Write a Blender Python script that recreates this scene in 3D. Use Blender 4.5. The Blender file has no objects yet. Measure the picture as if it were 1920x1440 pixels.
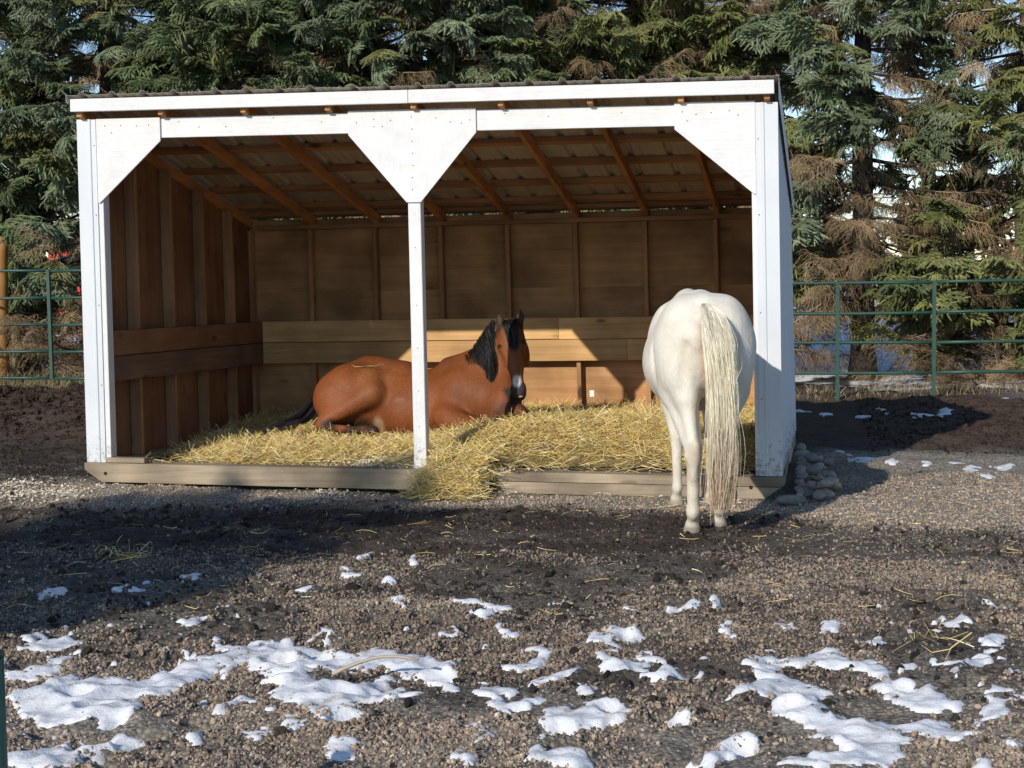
import bpy, bmesh, math, random
import numpy as np
from mathutils import Vector, Matrix
random.seed(7); RNG = np.random.default_rng(7)
S = bpy.context.scene; C = S.collection

# ------------------------------------------------------------------ camera, sky, sun, exposure
F_PX = 2844.589
CAM = np.array([5.0464, -10.1719, 1.5459])
YAW, PITCH, ROLL = 0.1909, -0.0761, -0.0150
def cam_axes():
    cy, sy = math.cos(YAW), math.sin(YAW)
    f = np.array([-sy*math.cos(PITCH), cy*math.cos(PITCH), math.sin(PITCH)])
    r = np.array([cy, sy, 0.]); u = np.cross(r, f)
    c, s = math.cos(ROLL), math.sin(ROLL)
    return c*r+s*u, -s*r+c*u, f
CR, CU, CF = cam_axes()
cam = bpy.data.objects.new('camera', bpy.data.cameras.new('camera')); C.objects.link(cam)
cam.matrix_world = Matrix([[CR[i], CU[i], -CF[i], CAM[i]] for i in range(3)] + [[0, 0, 0, 1]])
cam.data.sensor_width = 36; cam.data.lens = F_PX/1920*36
cam.data.clip_start = 0.05; cam.data.clip_end = 3000
S.camera = cam
SUN = np.array([0.365, 1.0, -0.50]); SUN /= np.linalg.norm(SUN)
w = bpy.data.worlds.new('World'); S.world = w; w.use_nodes = True
nt = w.node_tree; bg = nt.nodes['Background']
sky = nt.nodes.new('ShaderNodeTexSky'); sky.sky_type = 'NISHITA'; sky.sun_disc = False
sky.sun_elevation = math.asin(-SUN[2]); sky.sun_rotation = math.atan2(-SUN[0], -SUN[1])
sky.altitude = 1500; sky.dust_density = 0.1; sky.air_density = 1.0; sky.ozone_density = 2.0
nt.links.new(sky.outputs[0], bg.inputs[0]); bg.inputs[1].default_value = 0.14
sl = bpy.data.lights.new('sun', 'SUN'); sl.energy = 3.8; sl.angle = math.radians(0.55); sl.color = (1, .94, .85)
so = bpy.data.objects.new('sun', sl); C.objects.link(so)
so.rotation_euler = Vector(SUN).to_track_quat('-Z', 'Y').to_euler()
vs = S.view_settings; vs.view_transform = 'Standard'; vs.look = 'None'; vs.gamma = 1; vs.exposure = 0.16; vs.use_curve_mapping = False
S.cycles.max_bounces = 6; S.cycles.diffuse_bounces = 4; S.cycles.use_denoising = True
S.cycles.use_adaptive_sampling = True; S.cycles.adaptive_threshold = 0.02

# ------------------------------------------------------------------ small maths helpers
def proj(P):
    q = np.asarray(P, float) - CAM
    d = q @ CF
    return 960 + F_PX*(q @ CR)/d, 720 - F_PX*(q @ CU)/d, d
def ray(px, py): return CR*(px-960)/F_PX + CU*(720-py)/F_PX + CF
def at_y(px, py, Y):
    d = ray(px, py); return CAM + d*(Y-CAM[1])/d[1]
def at_z(px, py, Z=0.):
    d = ray(px, py); return CAM + d*(Z-CAM[2])/d[2]
def at_d(px, py, D): return CAM + ray(px, py)*D
def hash2(ix, iy, s):
    n = (ix.astype(np.int64)*374761393 + iy.astype(np.int64)*668265263 + s*1274126177) & 0x7fffffff
    n = ((n ^ (n >> 13))*1274126177) & 0x7fffffff
    return ((n ^ (n >> 16)) & 0xffff)/65535.0
def vnoise(x, y, s=0):
    ix, iy = np.floor(x), np.floor(y); fx, fy = x-ix, y-iy
    fx = fx*fx*(3-2*fx); fy = fy*fy*(3-2*fy)
    a = hash2(ix, iy, s); b = hash2(ix+1, iy, s); c = hash2(ix, iy+1, s); d = hash2(ix+1, iy+1, s)
    return (a*(1-fx)+b*fx)*(1-fy) + (c*(1-fx)+d*fx)*fy
def fbm(x, y, s=0, o=4, g=.5):
    x = np.asarray(x, float); y = np.asarray(y, float)
    t = 0; a = 1; n = 0
    for i in range(o):
        t = t + a*vnoise(x*2**i+i*17.3, y*2**i-i*9.1, s+i); n += a; a *= g
    return t/n
def sst(a, b, x): t = np.clip((x-a)/(b-a), 0, 1); return t*t*(3-2*t)

# ------------------------------------------------------------------ mesh helpers
def mesh_np(name, V, F, mats=(), smooth=False, midx=None, cols=None):
    """V (n,3); F (m,k) array of equal sized faces."""
    V = np.asarray(V, np.float32); F = np.asarray(F, np.int32)
    me = bpy.data.meshes.new(name)
    me.vertices.add(len(V)); me.vertices.foreach_set('co', V.ravel())
    k = F.shape[1] if len(F) else 3
    me.loops.add(F.size); me.loops.foreach_set('vertex_index', F.ravel())
    me.polygons.add(len(F)); me.polygons.foreach_set('loop_start', np.arange(len(F), dtype=np.int32)*k)
    me.polygons.foreach_set('loop_total', np.full(len(F), k, np.int32))
    me.polygons.foreach_set('use_smooth', np.full(len(F), bool(smooth)))
    if midx is not None: me.polygons.foreach_set('material_index', np.asarray(midx, np.int32))
    for m in mats: me.materials.append(m)
    me.update(calc_edges=True)
    for an, arr in (cols or {}).items():
        arr = np.asarray(arr, np.float32)
        if arr.ndim == 1:
            a = me.attributes.new(an, 'FLOAT', 'POINT'); a.data.foreach_set('value', arr)
        else:
            if arr.shape[1] == 3: arr = np.concatenate([arr, np.ones((len(arr), 1), np.float32)], 1)
            a = me.attributes.new(an, 'FLOAT_COLOR', 'POINT'); a.data.foreach_set('color', arr.ravel())
    return me
def add(name, me, parent=None, loc=None, **props):
    o = bpy.data.objects.new(name, me); C.objects.link(o)
    if parent is not None: o.parent = parent
    if loc is not None: o.location = loc
    for k, v in props.items(): o[k] = v
    return o
def empty(name, loc=(0, 0, 0), **props):
    o = bpy.data.objects.new(name, None); C.objects.link(o); o.location = loc; o.empty_display_size = .1
    for k, v in props.items(): o[k] = v
    return o
CUBE_F = np.array([[0,1,3,2],[4,6,7,5],[0,4,5,1],[2,3,7,6],[0,2,6,4],[1,5,7,3]])
def tube(path, rad, n=6, cap=True):
    """tapered tube through path; returns V, F(tris)"""
    path = np.asarray(path, float); rad = np.broadcast_to(np.asarray(rad, float), (len(path),))
    T = np.gradient(path, axis=0); T /= np.linalg.norm(T, axis=1)[:, None]+1e-9
    up = np.array([0, 0, 1.]) if abs(T[0][2]) < .9 else np.array([1., 0, 0])
    V = []
    for p, t, r in zip(path, T, rad):
        a = np.cross(t, up); a /= np.linalg.norm(a)+1e-9; b = np.cross(t, a)
        up = -b if abs(b @ up) > .3 else up
        up = up/np.linalg.norm(up)
        ang = np.arange(n)*2*math.pi/n
        V.append(p + r*(np.cos(ang)[:, None]*a + np.sin(ang)[:, None]*b))
    V = np.concatenate(V); F = []
    m = len(path)
    for i in range(m-1):
        for j in range(n):
            a0 = i*n+j; a1 = i*n+(j+1) % n; F += [[a0, a1, a1+n], [a0, a1+n, a0+n]]
    if cap:
        V = np.concatenate([V, path[:1], path[-1:]]); c0, c1 = m*n, m*n+1
        for j in range(n):
            F += [[c0, (j+1) % n, j], [c1, (m-1)*n+j, (m-1)*n+(j+1) % n]]
    return V, np.array(F)
def join(parts):
    V = []; F = []; n = 0
    for v, f in parts:
        V.append(v); F.append(np.asarray(f)+n); n += len(v)
    return np.concatenate(V), np.concatenate(F)
def strands(paths, wid, twist=None):
    """paths (n,m,3) -> flat tapering ribbons, vectorised. wid (n,)"""
    n, m, _ = paths.shape
    T = np.gradient(paths, axis=1); T /= np.linalg.norm(T, axis=2, keepdims=True)+1e-9
    A = RNG.normal(size=(n, 1, 3)); A = A - (A*T).sum(2, keepdims=True)*T; A /= np.linalg.norm(A, axis=2, keepdims=True)+1e-9
    tp = np.linspace(1, .55, m)[None, :, None]
    o = A*wid[:, None, None]*tp*.5
    V = np.stack([paths-o, paths+o], 2).reshape(-1, 3)
    b = (np.arange(n)*m*2)[:, None] + (np.arange(m-1)*2)[None, :]
    F = np.stack([b, b+1, b+3, b+2], 2).reshape(-1, 4)
    return V, F

# ------------------------------------------------------------------ materials
def mat(name):
    m = bpy.data.materials.new(name); m.use_nodes = True
    n = m.node_tree.nodes; p = n['Principled BSDF']; return m, m.node_tree, p
def N(t, typ, **kw):
    n = t.nodes.new(typ)
    for k, v in kw.items():
        if k in n.inputs: n.inputs[k].default_value = v
        else: setattr(n, k, v)
    return n
def ramp(t, src, stops):
    r = t.nodes.new('ShaderNodeValToRGB'); e = r.color_ramp.elements
    e[0].position, e[0].color = stops[0][0], (*stops[0][1], 1)
    e[1].position, e[1].color = stops[-1][0], (*stops[-1][1], 1)
    for p, c in stops[1:-1]:
        x = e.new(p); x.color = (*c, 1)
    t.links.new(src, r.inputs[0]); return r
def bump(t, p, src, strength=.3, dist=.01):
    b = N(t, 'ShaderNodeBump', Strength=strength, Distance=dist); t.links.new(src, b.inputs['Height'])
    t.links.new(b.outputs[0], p.inputs['Normal']); return b
def mixc(t, f, a, b, mode='MIX'):
    m = t.nodes.new('ShaderNodeMix'); m.data_type = 'RGBA'; m.blend_type = mode
    for s, v in ((0, f), (6, a), (7, b)):
        if isinstance(v, bpy.types.NodeSocket): t.links.new(v, m.inputs[s])
        elif isinstance(v, (int, float)): m.inputs[s].default_value = v
        else: m.inputs[s].default_value = (*v, 1)
    return m.outputs[2]
def coords(t, scale, offset_rand=True):
    tc = N(t, 'ShaderNodeTexCoord'); mp = N(t, 'ShaderNodeMapping'); mp.inputs['Scale'].default_value = scale
    src = tc.outputs['Object']
    if offset_rand:
        oi = N(t, 'ShaderNodeObjectInfo'); cb = N(t, 'ShaderNodeVectorMath', operation='SCALE'); cb.inputs[0].default_value = (31, 17, 23)
        t.links.new(oi.outputs['Random'], cb.inputs['Scale'])
        ad = N(t, 'ShaderNodeVectorMath', operation='ADD'); t.links.new(src, ad.inputs[0]); t.links.new(cb.outputs[0], ad.inputs[1]); src = ad.outputs[0]
    t.links.new(src, mp.inputs[0]); return mp.outputs[0]
def wood(name, grain, c0, c1, knot=(.05, .025, .012), knots=.5, paint=False, rough=.75, bumpy=.25, dirt=None, var=.3, gs=1.):
    m, t, p = mat(name)
    st = {'x': (1.2, 28, 28), 'y': (28, 1.2, 28), 'z': (28, 28, 1.2)}[grain]; st = tuple(v*gs for v in st)
    v = coords(t, st)
    n1 = N(t, 'ShaderNodeTexNoise', Scale=1.0, Detail=6.0, Roughness=.65, Distortion=.6); t.links.new(v, n1.inputs['Vector'])
    r = ramp(t, n1.outputs[0], [(.3, c0), (.7, c1)])
    st2 = {'x': (2.2, 6, 6), 'y': (6, 2.2, 6), 'z': (6, 6, 2.2)}[grain]
    v2 = coords(t, st2)
    vo = N(t, 'ShaderNodeTexVoronoi', Scale=1.0); t.links.new(v2, vo.inputs['Vector'])
    kr = ramp(t, vo.outputs['Distance'], [(.09, (1, 1, 1)), (.17, (0, 0, 0))])
    km = N(t, 'ShaderNodeMath', operation='MULTIPLY'); t.links.new(kr.outputs[0], km.inputs[0]); sk = N(t, 'ShaderNodeSeparateColor'); t.links.new(vo.outputs['Color'], sk.inputs[0]); ks = ramp(t, sk.outputs[0], [(.55, (0, 0, 0)), (.75, (knots,)*3)]); t.links.new(ks.outputs[0], km.inputs[1])
    col = mixc(t, km.outputs[0], r.outputs[0], knot)
    v3 = coords(t, (1.3, 1.3, 1.3)); n3 = N(t, 'ShaderNodeTexNoise', Scale=1.5, Detail=5.0); t.links.new(v3, n3.inputs['Vector'])
    r3 = ramp(t, n3.outputs[0], [(.35, (1-var,)*3), (.65, (1+var*.3,)*3)])
    col = mixc(t, 1.0, col, r3.outputs[0], 'MULTIPLY')
    oi = N(t, 'ShaderNodeObjectInfo'); ro = ramp(t, oi.outputs['Random'], [(0, (.82, .80, .78)), (1, (1.1, 1.08, 1.05))])
    col = mixc(t, 1.0, col, ro.outputs[0], 'MULTIPLY')
    t.links.new(col, p.inputs['Base Color']); p.inputs['Roughness'].default_value = rough; p.inputs['Specular IOR Level'].default_value = .25
    bump(t, p, n1.outputs[0], bumpy, .004)
    return m
def plain(name, c, rough=.6, metal=0., spec=.4, noise=None, nscale=20, bumpy=0):
    m, t, p = mat(name); p.inputs['Roughness'].default_value = rough; p.inputs['Metallic'].default_value = metal
    p.inputs['Specular IOR Level'].default_value = spec; p.inputs['Base Color'].default_value = (*c, 1)
    if noise is not None:
        v = coords(t, (1, 1, 1)); n = N(t, 'ShaderNodeTexNoise', Scale=float(nscale), Detail=5.0, Roughness=.6); t.links.new(v, n.inputs['Vector'])
        r = ramp(t, n.outputs[0], [(.35, c), (.68, noise)]); t.links.new(r.outputs[0], p.inputs['Base Color'])
        if bumpy: bump(t, p, n.outputs[0], bumpy, .01)
    return m
def splash(t, col):
    tc = N(t, 'ShaderNodeTexCoord'); sp = N(t, 'ShaderNodeSeparateXYZ'); t.links.new(tc.outputs['Object'], sp.inputs[0])
    hz = N(t, 'ShaderNodeMapRange'); hz.inputs[1].default_value = .12; hz.inputs[2].default_value = .75; hz.inputs[3].default_value = .17; hz.inputs[4].default_value = -.12; t.links.new(sp.outputs[2], hz.inputs[0])
    n = N(t, 'ShaderNodeTexNoise', Scale=26.0, Detail=8.0, Roughness=.75); t.links.new(tc.outputs['Object'], n.inputs['Vector'])
    ad = N(t, 'ShaderNodeMath', operation='ADD'); t.links.new(n.outputs[0], ad.inputs[0]); t.links.new(hz.outputs[0], ad.inputs[1])
    r = ramp(t, ad.outputs[0], [(.60, (0, 0, 0)), (.76, (.75,)*3)]); return mixc(t, r.outputs[0], col, (.24, .19, .14))
def white_paint(name, grain, worn=.5):
    m, t, p = mat(name)
    st = {'x': (2, 45, 45), 'z': (45, 45, 2)}[grain]
    v = coords(t, st); n1 = N(t, 'ShaderNodeTexNoise', Scale=1.0, Detail=5.0, Roughness=.7); t.links.new(v, n1.inputs['Vector'])
    v2 = coords(t, (7, 7, 7)); n2 = N(t, 'ShaderNodeTexNoise', Scale=1.0, Detail=6.0, Roughness=.75); t.links.new(v2, n2.inputs['Vector'])
    base = ramp(t, n2.outputs[0], [(.3, (.66, .645, .62)), (.6, (.74, .73, .71))])
    ad = N(t, 'ShaderNodeMath', operation='ADD'); t.links.new(n1.outputs[0], ad.inputs[0]); t.links.new(n2.outputs[0], ad.inputs[1])
    mk = ramp(t, ad.outputs[0], [(1.19-.06*worn, (0, 0, 0)), (1.29-.06*worn, (1, 1, 1))])
    mm = N(t, 'ShaderNodeMath', operation='MULTIPLY'); t.links.new(mk.outputs[0], mm.inputs[0]); mm.inputs[1].default_value = worn
    col = mixc(t, mm.outputs[0], base.outputs[0], (.42, .36, .29)); col = splash(t, col); t.links.new(col, p.inputs['Base Color'])
    p.inputs['Roughness'].default_value = .6; p.inputs['Specular IOR Level'].default_value = .25
    bump(t, p, n1.outputs[0], .7, .006); return m
M = {}
for g in 'xyz':
    M['stud'+g] = wood('framing_lumber_'+g, g, (.36, .18, .085), (.48, .27, .14), knots=.8)
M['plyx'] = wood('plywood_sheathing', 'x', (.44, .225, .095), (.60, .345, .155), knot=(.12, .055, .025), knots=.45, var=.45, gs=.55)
M['rafter'] = wood('orange_rafter_lumber', 'y', (.44, .20, .075), (.60, .30, .12), knots=.7)
M['plyl'] = wood('dark_side_plywood', 'z', (.20, .095, .048), (.30, .155, .080), knots=.5, gs=.5)  # side-wall plywood, darker than the back-wall sheets
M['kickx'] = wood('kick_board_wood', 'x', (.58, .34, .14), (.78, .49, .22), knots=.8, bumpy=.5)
M['kicky'] = wood('kick_board_dark_wood', 'y', (.13, .085, .055), (.22, .14, .09), knots=.6)  # lower side boards, darker and greyer than the upper ones
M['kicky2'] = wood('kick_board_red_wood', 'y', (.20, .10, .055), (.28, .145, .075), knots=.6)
M['skid'] = wood('weathered_skid_timber', 'x', (.32, .255, .175), (.47, .38, .27), knots=.7, bumpy=.8, var=.5)
M['whitex'] = white_paint('white_painted_wood_x', 'x', .5); M['whitez'] = white_paint('white_painted_wood_z', 'z', .9)
M['whitez2'] = white_paint('white_painted_plywood', 'z', .55)
M['steel'] = plain('white_siding_steel', (.60, .62, .64), .40, 0, .45, (.66, .67, .68), 3)
_t = M['steel'].node_tree; _p = _t.nodes['Principled BSDF']; _t.links.new(splash(_t, _p.inputs['Base Color'].links[0].from_socket), _p.inputs['Base Color'])
M['roofsteel'] = plain('galvalume_roof_sheet', (.44, .40, .35), .5, .1, .5, (.54, .49, .42), 6)
M['screw'] = plain('zinc_screw', (.18, .18, .18), .45, .6)
M['nail'] = plain('rusty_nail_head', (.07, .05, .04), .6, .3)
M['hole'] = plain('drilled_hole_shadow', (.02, .015, .012), .95)
M['green'] = plain('green_panel_paint', (.018, .060, .043), .45, .0, .4, (.03, .08, .06), 9)
M['bark'] = plain('spruce_bark', (.035, .027, .022), .95, 0, .2, (.10, .075, .058), 14, .9)
M['dead'] = plain('dead_spruce_twig', (.20, .145, .09), .9, 0, .15, (.34, .26, .175), 5)
M['paper'] = plain('white_paper_tag', (.8, .8, .78), .7)
# ------------------------------------------------------------------ ground heights and regions
MUD = []
def ground_h(x, y):
    x = np.asarray(x, float); y = np.asarray(y, float)
    near = 1-sst(4.5, 7, y)
    h = (fbm(x*1.1, y*1.1, 3, 3)-.5)*.08 + (fbm(x*4, y*4, 11, 3)-.5)*.075 + (fbm(x*12, y*12, 21, 2)-.5)*.030
    calm = np.exp(-((x-3.5)**2/18+(y+1.0)**2/2.2))
    h = h*(1-.6*calm)
    # hoof prints: small pits on a jittered lattice in front
    cell = .27
    for (ox, oy, s) in ((0, 0, 1), (.13, .11, 2)):
        gx, gy = np.floor((x+ox)/cell), np.floor((y+oy)/cell)
        jx = hash2(gx, gy, 50+s)-.5; jy = hash2(gx, gy, 60+s)-.5
        dx = x+ox-(gx+.5+jx*.4)*cell; dy = y+oy-(gy+.5+jy*.4)*cell
        on = hash2(gx, gy, 70+s) > .62
        r2 = (dx*dx+dy*dy)/(.06**2)
        h = h - on*.034*np.exp(-r2*r2)*(y < -.9) + on*.016*np.exp(-(np.sqrt(r2)-1.45)**2*6)*(y < -.9)
    h = h + .045*np.exp(-((x+.1)**2/1.6+(y+.1)**2/.5))            # soil banked against the left end of the skid
    # churned bank at the left, below the panels
    lb = sst(1.0, -1.0, x)*sst(2.5, 5.5, y)*(1-sst(7.2, 8.2, y))
    h = h + lb*(.16+.25*(fbm(x*2.3, y*2.3, 5, 4)-.5))
    rb = sst(5.2, 6.5, x)*sst(3.2, 5, y)*(1-sst(7.0, 7.8, y))
    h = h + rb*(.03+.08*(fbm(x*2.0, y*2.0, 6, 4)-.5))
    # inside the shelter: packed earth level with the skids
    ins = sst(.0, .12, x)*(1-sst(4.82, 4.92, x))*sst(.02, .12, y)*(1-sst(2.95, 3.1, y))
    h = h*(1-ins) + ins*(.125+.03*(fbm(x*3, y*3, 9, 3)-.5))
    h = h + .35*sst(40, 300, np.hypot(x, y)) * (fbm(x*.02, y*.02, 8, 2)-.3)*3
    return h
def region_gravel(x, y):
    """1 pale dry gravel .. 0 dark damp soil"""
    n = fbm(x*.9, y*1.4, 31, 4)
    n2 = fbm(x*3.2, y*5.0, 33, 3)
    g = np.zeros_like(np.asarray(x, float))
    g = g + 1.15*sst(4.5, 5.6, x)*sst(-1.7, -.6, y)*(1-sst(2.2, 3.1, y)) + .40*sst(4.3, 5.6, x)*sst(-3.4, -2.4, y)*(1-sst(-1.7, -.6, y))       # right of the shelter
    g = g + 1.2*np.exp(-((y+.38)/.34)**2)*sst(.0, .6, x+.4)                     # strip before the skid
    g = g + .9*(1-sst(.3, 1.3, x))*np.exp(-((y+.55)/.6)**2)
    g = g + .45*(1-sst(-5.4, -4.4, y)) + .35*(1-sst(-2.9, -2.0, y))
    g = g*(.35+1.1*n) + (n2-.5)*.7
    return np.clip(g, 0, 1)
# ------------------------------------------------------------------ ground
def grow(a, b, s0, k):
    out = []; x = a; s = s0
    while (b-a)*(b-x) > 0 and abs(x-a) < abs(b-a): s *= k; x += s*(1 if b > a else -1); out.append(x)
    return out
xs = np.array(sorted(grow(-1.2, -700, .04, 1.12) + list(np.arange(-1.2, 8.6, .036)) + grow(8.6, 700, .04, 1.12)))
ys = np.array(sorted(grow(-6.6, -300, .04, 1.15) + list(np.arange(-6.6, 0.6, .034)) + list(np.arange(.62, 9, .085)) + grow(9, 1500, .09, 1.1)))
GX, GY = np.meshgrid(xs, ys); gx, gy = GX.ravel(), GY.ravel()
gz = ground_h(gx, gy)
nx, ny = len(xs), len(ys)
i = (np.arange(ny-1)[:, None]*nx + np.arange(nx-1)[None, :]).ravel()
GF = np.stack([i, i+1, i+1+nx, i+nx], 1)
def lerp(a, b, t): return a*(1-t[:, None]) + b*t[:, None]
grav = region_gravel(gx, gy)
soil = np.array([.054, .041, .032]); tan = np.array([.36, .32, .27]); red = np.array([.092, .063, .045]); snowc = np.array([.78, .80, .84])
gc = lerp(soil[None], tan[None], grav)
rb = np.clip(sst(2.4, 3.4, gy)*(1-sst(9, 10, gy))*1.0, 0, 1)*(.7+.3*fbm(gx*2, gy*2, 41, 3))
gc = lerp(gc, red[None]*(0.75+.6*fbm(gx*6, gy*6, 42, 3))[:, None], rb)
sn = sst(7.5, 9.5, gy + 2.0*(fbm(gx*.8, gy*.8, 44, 4)-.5)*2)
sn = np.where(gy < 13, sn*sst(.42, .50, fbm(gx*1.6, gy*1.6, 45, 4)+.10*sst(10, 13, gy)), 1.0)*sst(7.0, 8, gy)
gc = lerp(gc, snowc[None], sn)
m, t, p = mat('yard_soil_and_gravel')
at_ = N(t, 'ShaderNodeAttribute', attribute_name='Col')
v = coords(t, (1, 1, 1), False)
n1 = N(t, 'ShaderNodeTexNoise', Scale=38.0, Detail=7.0, Roughness=.7); t.links.new(v, n1.inputs['Vector'])
vo = N(t, 'ShaderNodeTexVoronoi', Scale=62.0, Randomness=1.0); t.links.new(v, vo.inputs['Vector'])
r1 = ramp(t, n1.outputs[0], [(.32, (.45, .45, .45)), (.68, (1.45, 1.45, 1.45))])
r2 = ramp(t, vo.outputs['Color'], [(.1, (.55, .55, .56)), (.9, (1.5, 1.45, 1.35))])
r3 = ramp(t, vo.outputs['Distance'], [(.0, (1.1, 1.1, 1.1)), (.75, (.45, .45, .45))])
col = mixc(t, 1.0, at_.outputs['Color'], r1.outputs[0], 'MULTIPLY')
col2 = mixc(t, 1.0, mixc(t, 1.0, at_.outputs['Color'], r2.outputs[0], 'MULTIPLY'), r3.outputs[0], 'MULTIPLY')
sx = N(t, 'ShaderNodeSeparateColor'); t.links.new(at_.outputs['Color'], sx.inputs[0])
mk = ramp(t, sx.outputs[0], [(.06, (0, 0, 0)), (.16, (1, 1, 1))])
mk2 = ramp(t, sx.outputs[0], [(.4, (0, 0, 0)), (.6, (1, 1, 1))])
col = mixc(t, mk.outputs[0], col, col2); col = mixc(t, mk2.outputs[0], col, at_.outputs['Color'])
t.links.new(col, p.inputs['Base Color']); p.inputs['Roughness'].default_value = .9; p.inputs['Specular IOR Level'].default_value = .2
hh = N(t, 'ShaderNodeMath', operation='SUBTRACT'); t.links.new(n1.outputs[0], hh.inputs[0]); t.links.new(vo.outputs['Distance'], hh.inputs[1])
bump(t, p, hh.outputs[0], .55, .010)
M['ground'] = m
add('ground', mesh_np('ground', np.stack([gx, gy, gz], 1), GF, [m], True, cols={'Col': gc}), kind='structure')

# ------------------------------------------------------------------ geometry node scatterer (many pieces nobody counts)
def scatter(name, P, rot, scl, idx, tint, variants, parent=None, **props):
    me = mesh_np(name, P, np.zeros((0, 3), np.int32))
    def at(nm, typ, arr, key):
        a = me.attributes.new(nm, typ, 'POINT'); a.data.foreach_set(key, np.asarray(arr).ravel())
    at('rot', 'FLOAT_VECTOR', rot.astype(np.float32), 'vector'); at('scl', 'FLOAT_VECTOR', scl.astype(np.float32), 'vector')
    at('idx', 'INT', idx.astype(np.int32), 'value')
    tint = np.concatenate([tint, np.ones((len(tint), 1))], 1).astype(np.float32); at('tint', 'FLOAT_COLOR', tint, 'color')
    o = add(name, me, parent, **props)
    ng = bpy.data.node_groups.new(name, 'GeometryNodeTree')
    ng.interface.new_socket('Geometry', in_out='INPUT', socket_type='NodeSocketGeometry')
    ng.interface.new_socket('Geometry', in_out='OUTPUT', socket_type='NodeSocketGeometry')
    gi = ng.nodes.new('NodeGroupInput'); go = ng.nodes.new('NodeGroupOutput'); L = ng.links
    iop = ng.nodes.new('GeometryNodeInstanceOnPoints'); jn = ng.nodes.new('GeometryNodeJoinGeometry')
    for ob in variants:
        oi = ng.nodes.new('GeometryNodeObjectInfo'); oi.inputs['Object'].default_value = ob
        g2 = ng.nodes.new('GeometryNodeGeometryToInstance'); L.new(oi.outputs['Geometry'], g2.inputs[0]); L.new(g2.outputs[0], jn.inputs[0])
    def na(nm, typ):
        n = ng.nodes.new('GeometryNodeInputNamedAttribute'); n.data_type = typ; n.inputs['Name'].default_value = nm; return n.outputs[0]
    L.new(gi.outputs[0], iop.inputs['Points']); L.new(jn.outputs[0], iop.inputs['Instance'])
    iop.inputs['Pick Instance'].default_value = True
    L.new(na('idx', 'INT'), iop.inputs['Instance Index'])
    er = ng.nodes.new('FunctionNodeEulerToRotation'); L.new(na('rot', 'FLOAT_VECTOR'), er.inputs[0]); L.new(er.outputs[0], iop.inputs['Rotation'])
    L.new(na('scl', 'FLOAT_VECTOR'), iop.inputs['Scale']); L.new(iop.outputs[0], go.inputs[0])
    md = o.modifiers.new('scatter', 'NODES'); md.node_group = ng
    return o
def hidden_variant(name, me):          # source shapes for scatter, never linked to the scene
    return bpy.data.objects.new(name, me)

# ------------------------------------------------------------------ gravel stones in the near yard
def rock_mesh(name, seed, sub=1, mats=(), flat=(1, .8, .62), rough=.28):
    bm = bmesh.new(); bmesh.ops.create_icosphere(bm, subdivisions=sub, radius=1)
    r = np.random.default_rng(seed)
    dirs = r.normal(size=(7, 3)); dirs /= np.linalg.norm(dirs, axis=1)[:, None]; cut = r.uniform(.62, .95, 7)
    for v in bm.verts:
        p = np.array(v.co)
        for d, c in zip(dirs, cut):
            s = p @ d
            if s > c: p = p - (s-c)*d
        p = p*(1+rough*(r.random()-.5))*np.array(flat); v.co = p
    me = bpy.data.meshes.new(name); bm.to_mesh(me); bm.free()
    for mm in mats: me.materials.append(mm)
    return me
m, t, p = mat('crushed_gravel')
ta = N(t, 'ShaderNodeAttribute', attribute_type='INSTANCER', attribute_name='tint')
v = coords(t, (1, 1, 1), False); n1 = N(t, 'ShaderNodeTexNoise', Scale=2.0, Detail=3.0); t.links.new(v, n1.inputs['Vector'])
r1 = ramp(t, n1.outputs[0], [(.3, (.7, .7, .7)), (.7, (1.2, 1.2, 1.2))])
t.links.new(mixc(t, 1.0, ta.outputs['Color'], r1.outputs[0], 'MULTIPLY'), p.inputs['Base Color']); p.inputs['Roughness'].default_value = .8
p.inputs['Specular IOR Level'].default_value = .25
M['pebble'] = m
peb = [hidden_variant('pebble_shape', rock_mesh('pebble_shape', 100+k, 1, [m])) for k in range(6)]
def scatter_ground(n, y0, y1, dens):
    """uniform points over the frustum's ground patch, kept where dens says"""
    y = RNG.uniform(y0, y1, n); d = (y-CAM[1])
    xc = CAM[0] - d*math.tan(YAW); hw = d*.36+.5
    x = xc + RNG.uniform(-1, 1, n)*hw
    k = RNG.random(n) < dens(x, y)*hw/((y1-CAM[1])*.36+.5)
    return x[k], y[k]
def dens_near(x, y):
    n = fbm(x*1.6, y*2.2, 61, 4)
    return np.clip(.44+4.2*(n-.46), .04, 1)
px1, py1 = scatter_ground(235000, -6.3, -2.2, lambda x, y: dens_near(x, y)*(1-.35*sst(-4, -2.2, y)))
px2, py2 = scatter_ground(90000, -2.2, 1.2, lambda x, y: np.clip(region_gravel(x, y)*1.1, .06, 1)*((y < -.06) | (x > 5.05) | (x < -.1)))
px_, py_ = np.concatenate([px1, px2]), np.concatenate([py1, py2]); n = len(px_)
rs = np.clip(RNG.lognormal(math.log(.0062), .36, n), .0028, .017); rs[len(px1):] *= .95
gv = region_gravel(px_, py_)
pal = np.array([[.23, .19, .15], [.18, .15, .125], [.29, .245, .195], [.13, .115, .10], [.22, .16, .11], [.09, .08, .07], [.33, .29, .245]])
tint = .88*np.array([1.07, 1., .92])*pal[RNG.choice(7, n, p=[.24, .22, .12, .16, .12, .10, .04])]*(.75+.6*fbm(px_*2.2, py_*3, 71, 3)+.8*gv)[:, None]*RNG.uniform(.8, 1.2, (n, 1))
pz = ground_h(px_, py_) + rs*RNG.uniform(-.1, .45, n)
scatter('gravel', np.stack([px_, py_, pz], 1), RNG.uniform(0, 6.28, (n, 3)), rs[:, None]*RNG.uniform(.8, 1.25, (n, 3)), RNG.integers(0, 6, n), tint, peb, kind='stuff')
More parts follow.
